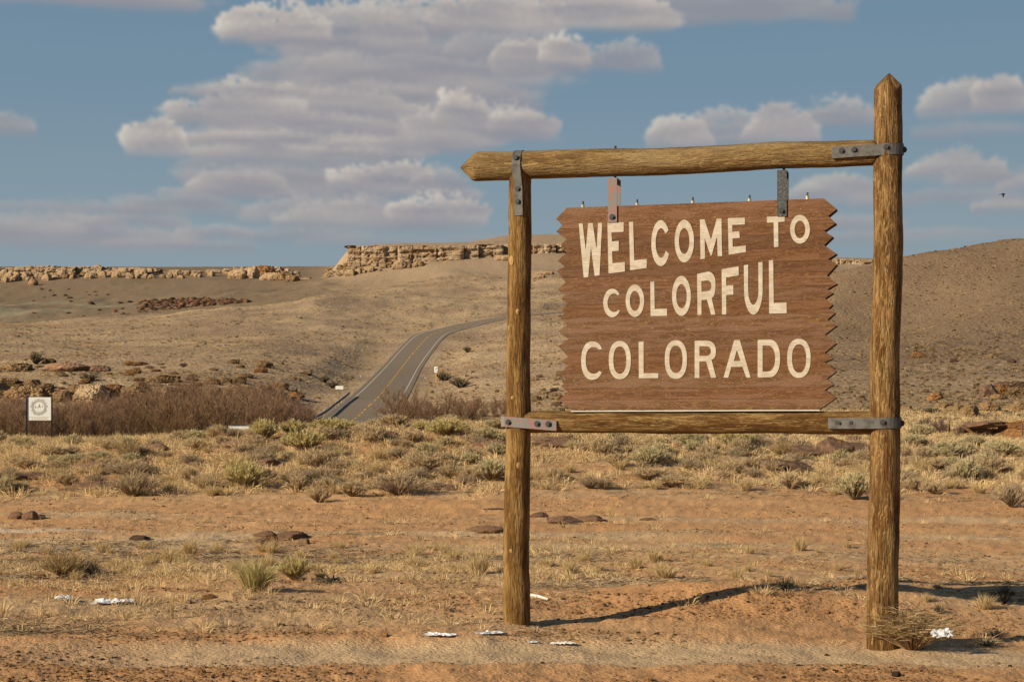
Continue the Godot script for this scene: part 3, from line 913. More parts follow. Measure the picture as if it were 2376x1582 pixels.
func make_road() -> void:
	var total := (road_pts.size() - 1) * 2.0
	var road := struct("road", ribbon_on_road(0.0, total, -4.5, 4.5, 0.0), M.asphalt)
	part("edge_line", ribbon_on_road(0.0, total, -3.67, -3.53, 0.012), M.line_white, road)
	part("edge_line", ribbon_on_road(0.0, total, 3.53, 3.67, 0.012), M.line_white, road)
	var s := 4.0
	while s < total - 8.0:
		part("center_dash", ribbon_on_road(s, s + 5.5, -0.15, 0.13, 0.012), M.line_yellow, road)
		s += 9.0
	# guard rail along the left side where the road crosses the wash
	var rail := thing("guard_rail", "weathered steel guard rail along the left edge of the road at the wash", "guard rail")
	var beam := Buf.new()
	var curb := Buf.new()
	var prof := [Vector2(0.0, 0.46), Vector2(0.07, 0.52), Vector2(0.07, 0.57), Vector2(0.0, 0.62), Vector2(0.07, 0.68), Vector2(0.07, 0.73), Vector2(0.0, 0.80)]
	s = 4.0
	var send := 106.0
	while s < send:
		var p := on_road(s)
		var q := on_road(s + 2.0)
		for i in prof.size() - 1:
			var a: Vector2 = prof[i]
			var b: Vector2 = prof[i + 1]
			for side in [0.0, -0.012]:
				var pa: Vector3 = p[0] + p[1] * (-4.45 + a.x + side) + Vector3(0, a.y, 0)
				var pb: Vector3 = p[0] + p[1] * (-4.45 + b.x + side) + Vector3(0, b.y, 0)
				var qa: Vector3 = q[0] + q[1] * (-4.45 + a.x + side) + Vector3(0, a.y, 0)
				var qb: Vector3 = q[0] + q[1] * (-4.45 + b.x + side) + Vector3(0, b.y, 0)
				beam.quad(pa, pb, qb, qa)
		if s < 52.0:
			var o := Vector3(0, 0.02, 0)
			var w0: Vector3 = p[0] - p[1] * 4.75
			var w1: Vector3 = p[0] - p[1] * 4.52
			var x0: Vector3 = q[0] - q[1] * 4.75
			var x1: Vector3 = q[0] - q[1] * 4.52
			var hc := Vector3(0, 0.34, 0)
			curb.quad(w0 + hc, w1 + hc, x1 + hc, x0 + hc)
			curb.quad(w1 - o * 20.0, x1 - o * 20.0, x1 + hc, w1 + hc)
			curb.quad(x0 - o * 20.0, w0 - o * 20.0, w0 + hc, x0 + hc)
		s += 2.0
	part("rail_beam", beam.commit(), M.galvanised, rail)
	part("concrete_curb", curb.commit(), M.concrete, rail)
	var pm := Buf.new()
	pm.box(Vector3(-0.07, -0.6, -0.07), Vector3(0.07, 0.84, 0.07))
	var post := pm.commit()
	s = 5.0
	while s < send:
		var p := on_road(s)
		var o := part("post", post, M.galvanised, rail)
		o.position = p[0] - p[1] * 4.56
		s += 3.8

# ---------------------------------------------------------------- rocks
func icosphere(sub: int) -> Array:
	var g := (1.0 + sqrt(5.0)) / 2.0
	var vs: Array[Vector3] = []
	for p in [Vector3(-1, g, 0), Vector3(1, g, 0), Vector3(-1, -g, 0), Vector3(1, -g, 0), Vector3(0, -1, g), Vector3(0, 1, g), Vector3(0, -1, -g), Vector3(0, 1, -g), Vector3(g, 0, -1), Vector3(g, 0, 1), Vector3(-g, 0, -1), Vector3(-g, 0, 1)]:
		vs.append(p.normalized())
	var fs := [0, 11, 5, 0, 5, 1, 0, 1, 7, 0, 7, 10, 0, 10, 11, 1, 5, 9, 5, 11, 4, 11, 10, 2, 10, 7, 6, 7, 1, 8, 3, 9, 4, 3, 4, 2, 3, 2, 6, 3, 6, 8, 3, 8, 9, 4, 9, 5, 2, 4, 11, 6, 2, 10, 8, 6, 7, 9, 8, 1]
	for n in sub:
		var seen := {}
		var out := []
		for f in range(0, fs.size(), 3):
			var m := []
			for e in [[0, 1], [1, 2], [2, 0]]:
				var a: int = fs[f + e[0]]
				var b: int = fs[f + e[1]]
				var key := mini(a, b) * 100000 + maxi(a, b)
				if not seen.has(key):
					seen[key] = vs.size()
					vs.append(((vs[a] + vs[b]) * 0.5).normalized())
				m.append(seen[key])
			out.append_array([fs[f], m[0], m[2], fs[f + 1], m[1], m[0], fs[f + 2], m[2], m[1], m[0], m[1], m[2]])
		fs = out
	return [vs, fs]

var ico: Array = []
func rock_mesh(sd: int, col: Color, col2: Color, angular := 0.7, rough := 0.12, layers := 0.0, boxy := 2.0) -> ArrayMesh:
	# a unit boulder: a ball cut by random planes, then roughened; its colours are those of the stone itself
	if ico.is_empty(): ico = icosphere(3)
	var r := RandomNumberGenerator.new()
	r.seed = sd
	var f := FastNoiseLite.new()
	f.seed = sd
	f.frequency = 1.3
	f.fractal_octaves = 4
	var planes: Array[Vector3] = []
	var dist: Array[float] = []
	for i in 11:
		planes.append(Vector3(r.randf_range(-1, 1), r.randf_range(-0.8, 1), r.randf_range(-1, 1)).normalized())
		dist.append(lerpf(1.0, r.randf_range(0.55, 0.85), angular))
	var b := Buf.new()
	var vs: Array[Vector3] = []
	vs.assign(ico[0])
	for p0 in vs:
		var p: Vector3 = p0
		if boxy > 2.0: p /= pow(pow(absf(p.x), boxy) + pow(absf(p.y), boxy) + pow(absf(p.z), boxy), 1.0 / boxy)
		for i in planes.size():
			var d := p.dot(planes[i]) - dist[i]
			if d > 0.0: p -= planes[i] * d
		p *= 1.0 + rough * f.get_noise_3dv(p * 1.2) + rough * 0.5 * f.get_noise_3dv(p * 4.0)
		if layers > 0.0:
			p.x *= 1.0 + layers * (0.5 * sin(p.y * 17.0 + sd) + f.get_noise_1d(p.y * 9.0))
			p.z *= 1.0 + layers * (0.5 * sin(p.y * 17.0 + sd) + f.get_noise_1d(p.y * 9.0))
		b.v.append(p)
		b.n.append(Vector3.ZERO)
		b.uv.append(Vector2.ZERO)
		b.c.append(col.lerp(col2, clampf(0.5 + 1.6 * f.get_noise_3dv(p * 1.5 + Vector3(9, 3, 1)), 0.0, 1.0)))
	var fs: Array = ico[1]
	for i in range(0, fs.size(), 3):
		b.ix.append(fs[i]); b.ix.append(fs[i + 2]); b.ix.append(fs[i + 1])
	b.n = PackedVector3Array()
	return b.commit()

var rocks := {}
func rock_kinds() -> void:
	for k in 5: rocks["tan_%d" % k] = rock_mesh(100 + k, Color(0.40, 0.265, 0.14), Color(0.29, 0.18, 0.09), 0.30, 0.17, 0.07, 5.0)
	for k in 4: rocks["pale_%d" % k] = rock_mesh(120 + k, Color(0.51, 0.375, 0.235), Color(0.42, 0.28, 0.16), 0.55, 0.16, 0.03, 3.2)
	for k in 4: rocks["orange_%d" % k] = rock_mesh(140 + k, Color(0.44, 0.235, 0.10), Color(0.34, 0.165, 0.07), 0.35, 0.15, 0.06, 5.0)
	for k in 4: rocks["dark_%d" % k] = rock_mesh(160 + k, Color(0.17, 0.108, 0.078), Color(0.26, 0.16, 0.10), 0.9, 0.13)
	for k in 3: rocks["ledge_%d" % k] = rock_mesh(180 + k, Color(0.37, 0.245, 0.125), Color(0.25, 0.155, 0.078), 0.2, 0.15, 0.13, 5.0)
	for k in 3: rocks["pink_%d" % k] = rock_mesh(190 + k, Color(0.44, 0.265, 0.165), Color(0.36, 0.21, 0.13), 0.6, 0.10)
	for k in 3: rocks["red_%d" % k] = rock_mesh(200 + k, Color(0.39, 0.235, 0.15), Color(0.28, 0.165, 0.105), 0.85, 0.12, 0.03)

func put_rock(kind: String, u0: float, u1: float, v0: float, v1: float, label: String, deep := 0.8, tilt := 0.0, called := "boulder", group := "", turn := -99.0, from := 8.0) -> void:
	# a rock whose base stood at photo row v1, from bearing u0 to u1, reaching up to row v0
	var p := hit((u0 + u1) * 0.5, v1, from)
	var z := -p.z
	var w := (u1 - u0) / 4036.0 * z
	var h := (v1 - v0) / 4036.0 * z
	var a := rnd(-0.5, 0.5) if turn < -9.0 else turn
	var b := Basis(Vector3.UP, a) * Basis(Vector3.BACK, tilt)
	var d := w * deep
	var flat := 0.8 if called == "rock_slab" or called == "rock_ledge" else 1.0
	var xf := Transform3D(b.scaled_local(Vector3(w * 0.60, h * 0.70 * flat, d * 0.60)), p + Vector3(0, h * 0.26 * flat, -d * 0.3))
	var far := z > 140.0
	var o := single(called, rocks[kind], M.far_rock if far else M.rock, label, "rock", xf, group)
	o.position.x *= 1.0

func make_rocks() -> void:
	rock_kinds()
	# dark slabs and boulders close behind the sign
	put_rock("dark_0", 1904, 1992, 1008, 1064, "big dark boulder with a rusty face beside the right post", 0.9, 0.05)
	put_rock("orange_0", 1925, 1968, 1022, 1064, "rusty orange broken face of stone at the foot of the big dark boulder", 0.7, 0.1, "stone_block")
	put_rock("dark_1", 1795, 1912, 1019, 1058, "long dark ledge running up to the big boulder", 0.5, -0.05, "rock_ledge")
	put_rock("dark_2", 1960, 2040, 1020, 1052, "low dark slab touching the right post behind the big boulder", 0.6, -0.15, "rock_slab")
	put_rock("dark_3", 1672, 1762, 1040, 1068, "dark domed slab lying on a pale block behind the lower beam", 0.6, 0.0, "rock_slab", "", 0.1)
	put_rock("pale_0", 1676, 1755, 1060, 1084, "pale block under the dark domed slab", 0.6, 0.0, "stone_block", "", 0.0)
	put_rock("dark_1", 1775, 1908, 1062, 1100, "dark wedge of rock sloping down to the right below the big boulder", 0.45, -0.2, "rock_wedge", "", 0.0)
	put_rock("red_0", 1148, 1372, 1006, 1036, "long reddish ledge just behind the left post under the beam", 0.3, 0.0, "rock_ledge", "", 0.0)
	put_rock("red_1", 1090, 1180, 1014, 1042, "reddish flat ledge left of the left post", 0.45, 0.0, "rock_ledge", "", 0.0)
	put_rock("red_2", 806, 925, 992, 1016, "flat dark red slab on the ridge crest below the road", 0.45, 0.0, "rock_slab", "", 0.0)
	put_rock("red_0", 505, 640, 1014, 1040, "dark red slab on the ridge left of the green bushes", 0.45, 0.0, "rock_slab", "", 0.0)
	put_rock("pink_0", 338, 386, 1028, 1050, "round pinkish rock at the left end of the ridge slabs", 0.8)
	put_rock("red_1", 585, 640, 1060, 1082, "reddish rounded outcrop among the dry bushes", 0.7)
	put_rock("red_2", 140, 262, 1110, 1140, "broad brown slab at the left above the dirt track", 0.5, 0.04, "rock_slab", "", 0.0)
	put_rock("pink_1", 170, 260, 1066, 1090, "pale pink slab under the green bush at the left", 0.5, 0.05, "rock_slab", "", 0.0)
	put_rock("red_0", 20, 120, 1090, 1112, "brown slab near the left frame edge below the weedy bank", 0.5, 0.0, "rock_slab", "", 0.0)
	put_rock("pink_2", 980, 1060, 1118, 1136, "low pinkish slab edge right of the brown twiggy bush", 0.5, 0.0, "rock_slab", "", 0.0)
	for p in [[18, 52, 1186, 1204, "pink_0", "squat grey tan rock, first of the three by the left track"], [50, 84, 1184, 1206, "pink_1", "taller grey tan rock in the middle of three by the left track"], [80, 100, 1191, 1203, "pink_2", "small grey tan rock, last of the three by the left track"]]:
		put_rock(p[4], p[0], p[1], p[2], p[3], p[5])
	for p in [[590, 640, 1231, 1246, "pink_1", "upper brown rock of the pile behind the tall green bush"], [636, 706, 1231, 1252, "red_1", "long flat brown rock at the right of the pile"], [588, 622, 1247, 1262, "red_1", "dark lower rock of the pile behind the tall green bush"], [616, 640, 1244, 1260, "orange_1", "small rusty rock low in the pile"], [693, 716, 1249, 1262, "pale_1", "small whitish rock at the right foot of the pile"]]:
		put_rock(p[4], p[0], p[1], p[2], p[3], p[5], 0.8, 0.0, "pile_rock")
	for p in [[1232, 1270, 1184, 1200, "red_2", "thin slab lying in the sandy track right of the left post"], [1262, 1352, 1192, 1216, "red_0", "long brown slab lying in the sandy track, biggest of its cluster"], [1335, 1402, 1190, 1212, "pink_1", "flat pinkish slab at the right end of the track cluster"], [1090, 1168, 1214, 1236, "pink_0", "flat pale slab in the track left of the left post"]]:
		put_rock(p[4], p[0], p[1], p[2], p[3], p[5], 0.6, 0.0, "rock_slab", "", 0.0)
	for p in [[300, 344, 1240, 1254, "dark_2", "small dark flat stone on the pale salt ground"], [470, 498, 1378, 1390, "orange_2", "small flat orange stone in front of the tall green bush"], [84, 104, 1332, 1342, "orange_0", "small orange stone left of the straw dome bush"]]:
		put_rock(p[4], p[0], p[1], p[2], p[3], p[5], 0.8, 0.0, "stone")
	# sandstone ledge above the thicket on the left
	var L := [[-40, 14, 872, 922, "tan_0", "dark split block at the far left end of the sandstone ledge"], [12, 92, 884, 930, "tan_1", "big square sandstone block left of the white seal sign"], [84, 130, 893, 926, "ledge_0", "rounded ledge block right behind the white seal sign"], [118, 160, 900, 930, "tan_2", "low tan block between the square block and the pale dome"], [150, 188, 884, 920, "tan_3", "overhanging tan block left of the pale dome"], [174, 250, 880, 934, "pale_0", "largest pale orange dome of rock rising from the thicket"], [240, 282, 884, 914, "orange_1", "orange block right of the pale dome"], [276, 342, 890, 918, "tan_4", "long tan block right of the orange one"], [306, 334, 882, 902, "ledge_1", "stacked thin ledge on top of the long tan block"], [350, 398, 890, 916, "pale_1", "pale wedge of rock in the middle of the ledge"], [392, 430, 894, 916, "tan_0", "small tan block right of the pale wedge"], [424, 460, 893, 914, "ledge_2", "layered block near the right end of the ledge"], [452, 506, 891, 914, "pale_2", "flat pale block of the ledge above the purple brush"], [500, 560, 893, 915, "tan_1", "low tan block at the right end of the ledge"], [552, 606, 898, 920, "orange_2", "rusty block half hidden by purple brush"], [338, 406, 864, 888, "ledge_0", "overhanging stack of thin ledges above the main ledge"], [430, 458, 864, 884, "dark_1", "dark tilted slab right of the overhanging stack"], [0, 62, 836, 862, "ledge_1", "low ledge at the far left below the grass slope"], [20, 64, 846, 862, "pink_1", "smooth pale slab below the low left ledge"], [100, 194, 833, 861, "pink_0", "broad pink slab on the bench above the ledge"], [190, 246, 838, 862, "pink_2", "pink slab split off from the broad one"], [290, 334, 836, 848, "orange_3", "flat rust coloured slab on the grassy bench"], [-10, 40, 872, 894, "ledge_2", "thin shelf of rock above the split block"], [620, 664, 884, 900, "tan_3", "small tan outcrop between the brush and the road"], [660, 700, 905, 922, "orange_0", "broken yellow outcrop just left of the road"], [606, 630, 838, 848, "orange_1", "lone rust boulder on the slope left of the road"], [680, 722, 855, 866, "pale_1", "pale broken stones on the slope left of the road bend"]]
	for p in L: put_rock(p[4], p[0], p[1], lerpf(p[2], p[3], 0.2), p[3], p[5], 0.8, rnd(-0.06, 0.06), "sandstone_block", "", rnd(-0.3, 0.3), 222.0 if p[2] > 872 else 150.0)
	for i in 90:
		var u := rnd(-30, 620)
		var low := rng.randf() < 0.6
		var v := rnd(882, 918) if low else rnd(838, 884)
		var w := rnd(12, 34) if low else rnd(10, 30)
		put_rock(["ledge_0", "ledge_1", "ledge_2", "tan_0", "tan_2", "tan_4", "orange_1", "pale_3", "dark_1"][rng.randi() % 9], u, u + w, v - w * rnd(0.28, 0.5), v, "broken layered rock of the sandstone ledge above the thicket" if low else "flat rock on the grassy bench above the sandstone ledge", 0.8, rnd(-0.08, 0.08), "ledge_rock", "broken rock of the left ledge" if low else "flat rocks on the left bench", rnd(-0.4, 0.4), 222.0 if v > 872 else 150.0)
	# outcrops on the right
	var R := [[2330, 2400, 974, 1020, "orange_2", "layered orange block at the right frame edge behind the fence", 0.7], [2234, 2270, 938, 968, "tan_1", "pale leaning boulder above the rusty roof slab", 0.9], [2170, 2204, 934, 952, "tan_2", "flat topped boulder left of the pale leaning one", 0.9], [2200, 2240, 940, 958, "ledge_1", "broken ledge between the two pale boulders", 0.8], [2278, 2320, 884, 922, "dark_1", "dark angular block up the slope at the right", 0.9], [2315, 2350, 890, 918, "orange_1", "orange faced block right of the dark angular block", 0.8], [2318, 2400, 878, 900, "dark_3", "dark purple slab capping the orange faced block", 0.7], [2306, 2336, 914, 926, "tan_0", "flat tan block below the orange faced block", 0.8], [2340, 2400, 898, 920, "tan_3", "tan block at the right frame edge under the purple slab", 0.8], [2282, 2320, 930, 958, "ledge_2", "stacked tan ledge above the roof slab", 0.8], [2345, 2400, 934, 956, "ledge_0", "stacked ledge at the right frame edge above the fence", 0.8], [2158, 2188, 911, 928, "orange_3", "small orange boulder alone on the gravel slope", 0.9], [2096, 2120, 942, 956, "tan_4", "small tan boulder right beside the right post", 0.9], [2118, 2146, 815, 830, "orange_2", "orange block at the left end of the pale stone row", 0.8], [2205, 2228, 830, 840, "dark_2", "thin dark shelf below the pale stone row", 0.8], [2340, 2362, 830, 842, "dark_0", "small dark rock on the slope at the right", 0.9], [2094, 2108, 866, 876, "pale_3", "round whitish stone on the slope right of the post", 0.9]]
	for p in R: put_rock(p[4], p[0], p[1], p[2], p[3], p[5], p[6], rnd(-0.08, 0.08), "outcrop_rock", "", rnd(-0.35, 0.35), 66.0)
	var op := hit(2290, 1019, 60.0)
	var ok := -op.z / 4036.0
	for q in [["rock_roof", "red_1", -10.0, 34.0, 10.0, 68.0, 9.0, 34.0, 0.03, "rusty roof slab jutting out above the hollow behind the wire fence"], ["rock_roof", "orange_0", 70.0, 30.0, -2.0, 52.0, 10.0, 30.0, -0.04, "right hand roof slab of the layered outcrop behind the fence"], ["rock_wall", "orange_1", -18.0, 12.0, -34.0, 52.0, 20.0, 14.0, 0.0, "shaded back wall of the hollow under the roof slab"], ["rock_wall", "ledge_0", 44.0, 12.0, -6.0, 30.0, 17.0, 24.0, 0.0, "layered yellow block holding up the middle of the roof"], ["rock_wall", "ledge_2", 96.0, 10.0, 0.0, 34.0, 16.0, 24.0, 0.0, "layered yellow block at the right frame edge under the roof"], ["rock_wall", "ledge_1", -66.0, 8.0, -14.0, 20.0, 18.0, 24.0, 0.2, "low broken end of the outcrop left of the hollow"]]:
		var qx := Transform3D((Basis(Vector3.BACK, q[8]) * Basis(Vector3.UP, 0.1)).scaled_local(Vector3(q[5], q[6], q[7]) * ok * 0.95), op + Vector3(q[2], q[3], q[4]) * ok)
		single(q[0], rocks[q[1]], M.rock, q[9], "rock", qx)
	var pal := ["pale_0", "pale_1", "pale_2", "tan_1", "tan_3", "orange_1", "dark_1", "tan_4"]
	for i in 150:
		var u := rnd(2085, 2376)
		var v := rnd(806, 834) if i < 60 else rnd(850, 962)
		if i < 60: u = rnd(2100, 2320)
		var s := rnd(4, 11) if i < 60 else rnd(4, 16) * smoothstep(800.0, 950.0, v)
		put_rock(pal[rng.randi() % (5 if i < 60 else 8)], u, u + s, v - s * rnd(0.4, 0.8), v, "small stone lying on the gravelly slope right of the right post", 0.9, 0.0, "slope_stone", "stones on the slope right of the sign", -99.0, 66.0)
	for i in 42:
		var u := rnd(1228, 1345)
		var v := rnd(872, 962)
		var s := rnd(7, 20)
		put_rock(pal[rng.randi() % 8], u, u + s, v - s * rnd(0.5, 0.9), v, "broken rock of the stony slope seen between left post and board", 0.9, 0.0, "slope_rock", "rocks between the left post and the board", -99.0, 66.0)
	for p in [[1236, 1262, 636, 646], [1246, 1282, 628, 638], [1150, 1184, 590, 604]]:
		put_rock("pale_2", p[0], p[1], p[2], p[3], "smaller pale rock on the slope just right of the left post" if p[0] == 1236 else ("larger pale rock on the slope just right of the left post" if p[0] == 1246 else "pale rock outcrop below the cliff beside the left post"), 0.8, 0.0, "pale_rock", "", 0.0, 500.0)
	for i in 46:
		var u := rnd(620, 1180)
		var v := rnd(840, 930)
		var s := rnd(4, 9)
		var sp := hit(u + s * 0.5, v, 150.0)
		if absf(sp.x - rl_x[clampi(int(-sp.z), 0, 699)]) < 8.0: continue
		put_rock(["tan_1", "pale_1", "orange_1", "tan_3"][rng.randi() % 4], u, u + s, v - s * rnd(0.4, 0.8), v, "small stone on the grassy slope beside the road", 0.9, 0.0, "roadside_stone", "stones on the slopes beside the road", -99.0, 150.0)
	# boulders tumbled below the left rim
	for i in 170:
		var u := rnd(-40, 330) if i < 110 else rnd(300, 690)
		var f := rng.randf()
		var foot := 655.0 - 0.028 * u if u < 330.0 else 647.0 + 0.001 * u
		var top := 622.0 - 4.0 * sin(u * 0.012) if u < 330.0 else 627.0 - 4.0 * smoothstep(450.0, 600.0, u)
		var v := lerpf(top + 8.0, foot, pow(f, 0.8) if u < 330.0 else f)
		var s := rnd(8, 22) * (1.0 if u < 330.0 else 0.8)
		put_rock(["pale_0", "pale_1", "pale_2", "pale_3", "pale_1", "pale_3", "tan_2"][rng.randi() % 7], u, u + s, v - s * rnd(0.55, 0.95), v, "sandstone boulder tumbled below the rim on the left skyline" if u < 330.0 else "sandstone block of the low rim left of the gap in the skyline", 0.9, rnd(-0.3, 0.3), "rim_boulder", "boulders along the left rim", -99.0, 780.0)
	put_rock("pink_0", 64, 84, 645, 662, "largest lone pink boulder below the left rim casting a dark shadow", 1.0, 0.0, "boulder", "", 0.0, 700.0)
	for p in [[566, 600, 618, 646, "pale_0", "upright pale block of the rim near its right end"], [590, 628, 614, 640, "orange_1", "reddish topped block at the highest part of the right rim"], [604, 650, 630, 650, "pale_2", "pale rounded block at the foot of the right rim"], [640, 668, 628, 650, "tan_1", "jumbled tan block where the rim steps down"], [662, 690, 638, 653, "tan_2", "last small block of the rim before the gap"], [530, 572, 624, 646, "pale_1", "long pale block of the rim left of its highest part"]]:
		put_rock(p[4], p[0], p[1], p[2], p[3], p[5], 0.8, 0.0, "rim_block", "", 0.0, 780.0)
	# talus below the mesa
	for i in 95:
		var f := rng.randf()
		var u := rnd(748, 975)
		var lo := 645.0 - (u - 748.0) * 0.115
		var hi := 640.0 - (u - 748.0) * 0.55 if u < 815.0 else 600.0 - (u - 815.0) * 0.03
		var v := lerpf(hi, lo, f)
		if v < hi: continue
		var s := rnd(6, 15)
		put_rock(["pale_0", "pale_1", "pale_2", "pale_3", "tan_0", "tan_2"][rng.randi() % 6], u, u + s, v - s * rnd(0.55, 0.9), v, "pale boulder in the rock fall below the mesa cliff", 0.9, rnd(-0.3, 0.3), "talus_boulder", "boulders fallen below the mesa cliff", -99.0, 740.0)
	for p in [[800, 822, 624, 640, "pale_1", "large rounded boulder at the bottom of the rock fall"], [914, 940, 602, 622, "pale_3", "big pointed slab standing in the rock fall"], [754, 768, 622, 634, "tan_1", "little rock knob on the left end of the mesa slope"], [846, 866, 616, 630, "pale_2", "pale flat boulder in the middle of the rock fall"]]:
		put_rock(p[4], p[0], p[1], p[2], p[3], p[5], 0.9, 0.0, "boulder", "", 0.0, 740.0)
	# dark rubble on the far left hill, and stones too small to tell apart
	var where: Array[Transform3D] = []
	var tint := PackedColorArray()
	for i in 420:
		var u := rnd(318, 575)
		var q := (u - 318.0) / 257.0
		var v := lerpf(692.0 + absf(q - 0.5) * 16.0, 725.0 - q * 24.0, rng.randf())
		if i > 392:
			u = rnd(40, 330)
			v = rnd(668, 735)
		var p := hit(u, v, 620.0)
		var s := rnd(0.5, 1.7)
		where.append(Transform3D(Basis(Vector3.UP, rnd(0, TAU)).scaled_local(Vector3(s, s * rnd(0.4, 0.8), s)), p))
		var g := rnd(0.35, 1.0)
		tint.append(Color(g, g * 0.95, g * 0.9) if rng.randf() < 0.75 else Color(1.5, 1.15, 0.95))
	scatter("dark_rubble", rocks.dark_0, M.far_rock, where, tint, "dark broken rock rubble in a patch on the far left hillside", "rubble")
	where = []
	tint = PackedColorArray()
	for i in 6500:
		var t := rnd(-0.33, 0.33)
		var z := exp(rnd(log(90.0), log(520.0)))
		if t < 0.0 and rng.randf() < 0.6: continue
		var p := at(t * z, z)
		if absf(p.x - rl_x[clampi(int(z), 0, 699)]) < 8.0: continue
		var s := rnd(0.04, 0.16) * (1.0 + z / 220.0)
		where.append(Transform3D(Basis(Vector3.UP, rnd(0, TAU)).scaled_local(Vector3(s, s * rnd(0.4, 0.8), s)), p))
		var g := rnd(0.35, 0.95)
		tint.append(Color(g, g * 1.03, g * 1.08))
	scatter("slope_gravel", rocks.tan_0, M.rock, where, tint, "loose small stones scattered over the slopes behind the sign", "gravel")
	where = []
	tint = PackedColorArray()
	for i in 125000:
		var z := exp(rnd(log(12.0), log(50.0)))
		var t := rnd(-0.46, 0.46)
		var x := t * z
		var clump := n_mid.get_noise_2d(x * 2.2 + 400.0, z * 4.0)
		var tr := track(x, z)
		if rng.randf() > 0.25 + 2.0 * clump: continue
		if rng.randf() < tr * 0.9: continue
		var s := 0.006 + 0.013 * pow(rng.randf(), 2.5)
		s *= 1.0 + z * 0.012
		if rng.randf() < 0.02: s *= 2.0
		where.append(Transform3D(Basis(Vector3.UP, rnd(0, TAU)).scaled_local(Vector3(s, s * rnd(0.4, 0.9), s)), at(x, z)))
		var c := soil(x, z)
		var g := rnd(0.8, 1.15) / 0.85
		tint.append(Color(c.r / 0.27 * g, c.g / 0.17 * g, c.b / 0.085 * g) if rng.randf() < 0.9 else Color(0.4, 0.4, 0.45))
	scatter("soil_pebbles", rocks.tan_2, M.rock, where, tint, "clods and pebbles scattered over the orange soil", "gravel")

func make_cliffs() -> void:
	# the mesa cliff: a row of weathered sandstone faces, each a part
	var holder := thing("mesa_cliff", "pale sandstone cliff band capping the mesa behind the left post", "cliff")
	var u := 806.0
	var k := 0
	var r := RandomNumberGenerator.new()
	r.seed = 77
	var bounds := [806, 838, 896, 922, 958, 1012, 1076, 1110, 1168, 1200, 1236, 1262, 1290, 1320, 1360, 1410, 1450, 1500, 1560, 1610, 1670, 1720, 1780, 1830, 1880, 1915, 1950, 1985, 2030, 2080]
	for i in bounds.size() - 1:
		var ua: float = bounds[i]
		var ub: float = bounds[i + 1]
		var um := (ua + ub) * 0.5
		var z := 823.0 + r.randf_range(-2.5, 2.5) + 6.0 * sin(um * 0.011)
		if um < 840.0: z += 4.0
		var top := 570.0
		var foot := 606.0
		if um > 900.0: foot = lerpf(604.0, 590.0, (um - 900.0) / 330.0)
		if um > 1000.0: top = lerpf(570.0, 565.0, minf((um - 1000.0) / 200.0, 1.0))
		if um > 1300.0:
			top = lerpf(565.0, 599.0, (um - 1300.0) / 640.0)
			foot = lerpf(588.0, 622.0, (um - 1300.0) / 640.0)
		var y0 := EYE + (1012.0 - foot - 22.0) / 4036.0 * z
		var y1 := EYE + (1012.0 - top) / 4036.0 * z
		var xa := (ua - 1188.0) / 4036.0 * z
		var xb := (ub - 1188.0) / 4036.0 * z
		part("cliff_face", cliff_block(300 + i, xb - xa, y1 - y0, 26.0), M.far_rock, holder).position = Vector3(xa, y0, -z)
		var cap := Buf.new()
	# thin dark cap rock along the rim
	for i in 24:
		var ua := 803.0 + i * 19.0
		var z := 822.0 + 6.0 * sin(ua * 0.011)
		var top := 568.5 if ua < 1000.0 else 568.5 - 4.5 * minf((ua - 1000.0) / 200.0, 1.0)
		var x := (ua - 1188.0) / 4036.0 * z
		if r.randf() < 0.72: continue
		var o := part("cap_rock", rocks_cap(i), M.far_rock, holder)
		o.position = Vector3(x + 2.0, EYE + (1012.0 - top) / 4036.0 * z - 0.1, -z - 7.4)
		o.scale = Vector3(3.0 * r.randf_range(0.7, 1.25), r.randf_range(0.25, 0.6), 6.0)
	# left rim: a broken wall behind its boulders
	var rim := thing("escarpment", "low broken sandstone wall along the left skyline behind its boulders", "cliff")
	u = -420.0
	k = 0
	while u < 676.0:
		var w := r.randf_range(20.0, 46.0)
		var z := 893.0 + r.randf_range(-4.0, 4.0)
		var top := 617.0 - 3.0 * sin(u * 0.013) if u < 330.0 else (626.0 if u < 470.0 else lerpf(624.0, 614.0, clampf((u - 470.0) / 110.0, 0.0, 1.0)))
		if u > 630.0: top = lerpf(618.0, 640.0, (u - 630.0) / 46.0)
		var y0 := EYE + (1012.0 - 668.0) / 4036.0 * z
		var y1 := EYE + (1012.0 - top - r.randf_range(0.0, 4.0)) / 4036.0 * z
		part("rim_face", cliff_block(400 + k, w / 4036.0 * z, y1 - y0, 16.0), M.far_rock, rim).position = Vector3((u - 1188.0) / 4036.0 * z, y0, -z)
		u += w * 0.97
		k += 1

var cap_meshes := []
func rocks_cap(i: int) -> ArrayMesh:
	if cap_meshes.is_empty():
		for k in 4: cap_meshes.append(rock_mesh(500 + k, Color(0.33, 0.215, 0.125), Color(0.22, 0.135, 0.08), 0.5, 0.15))
	return cap_meshes[i % 4]

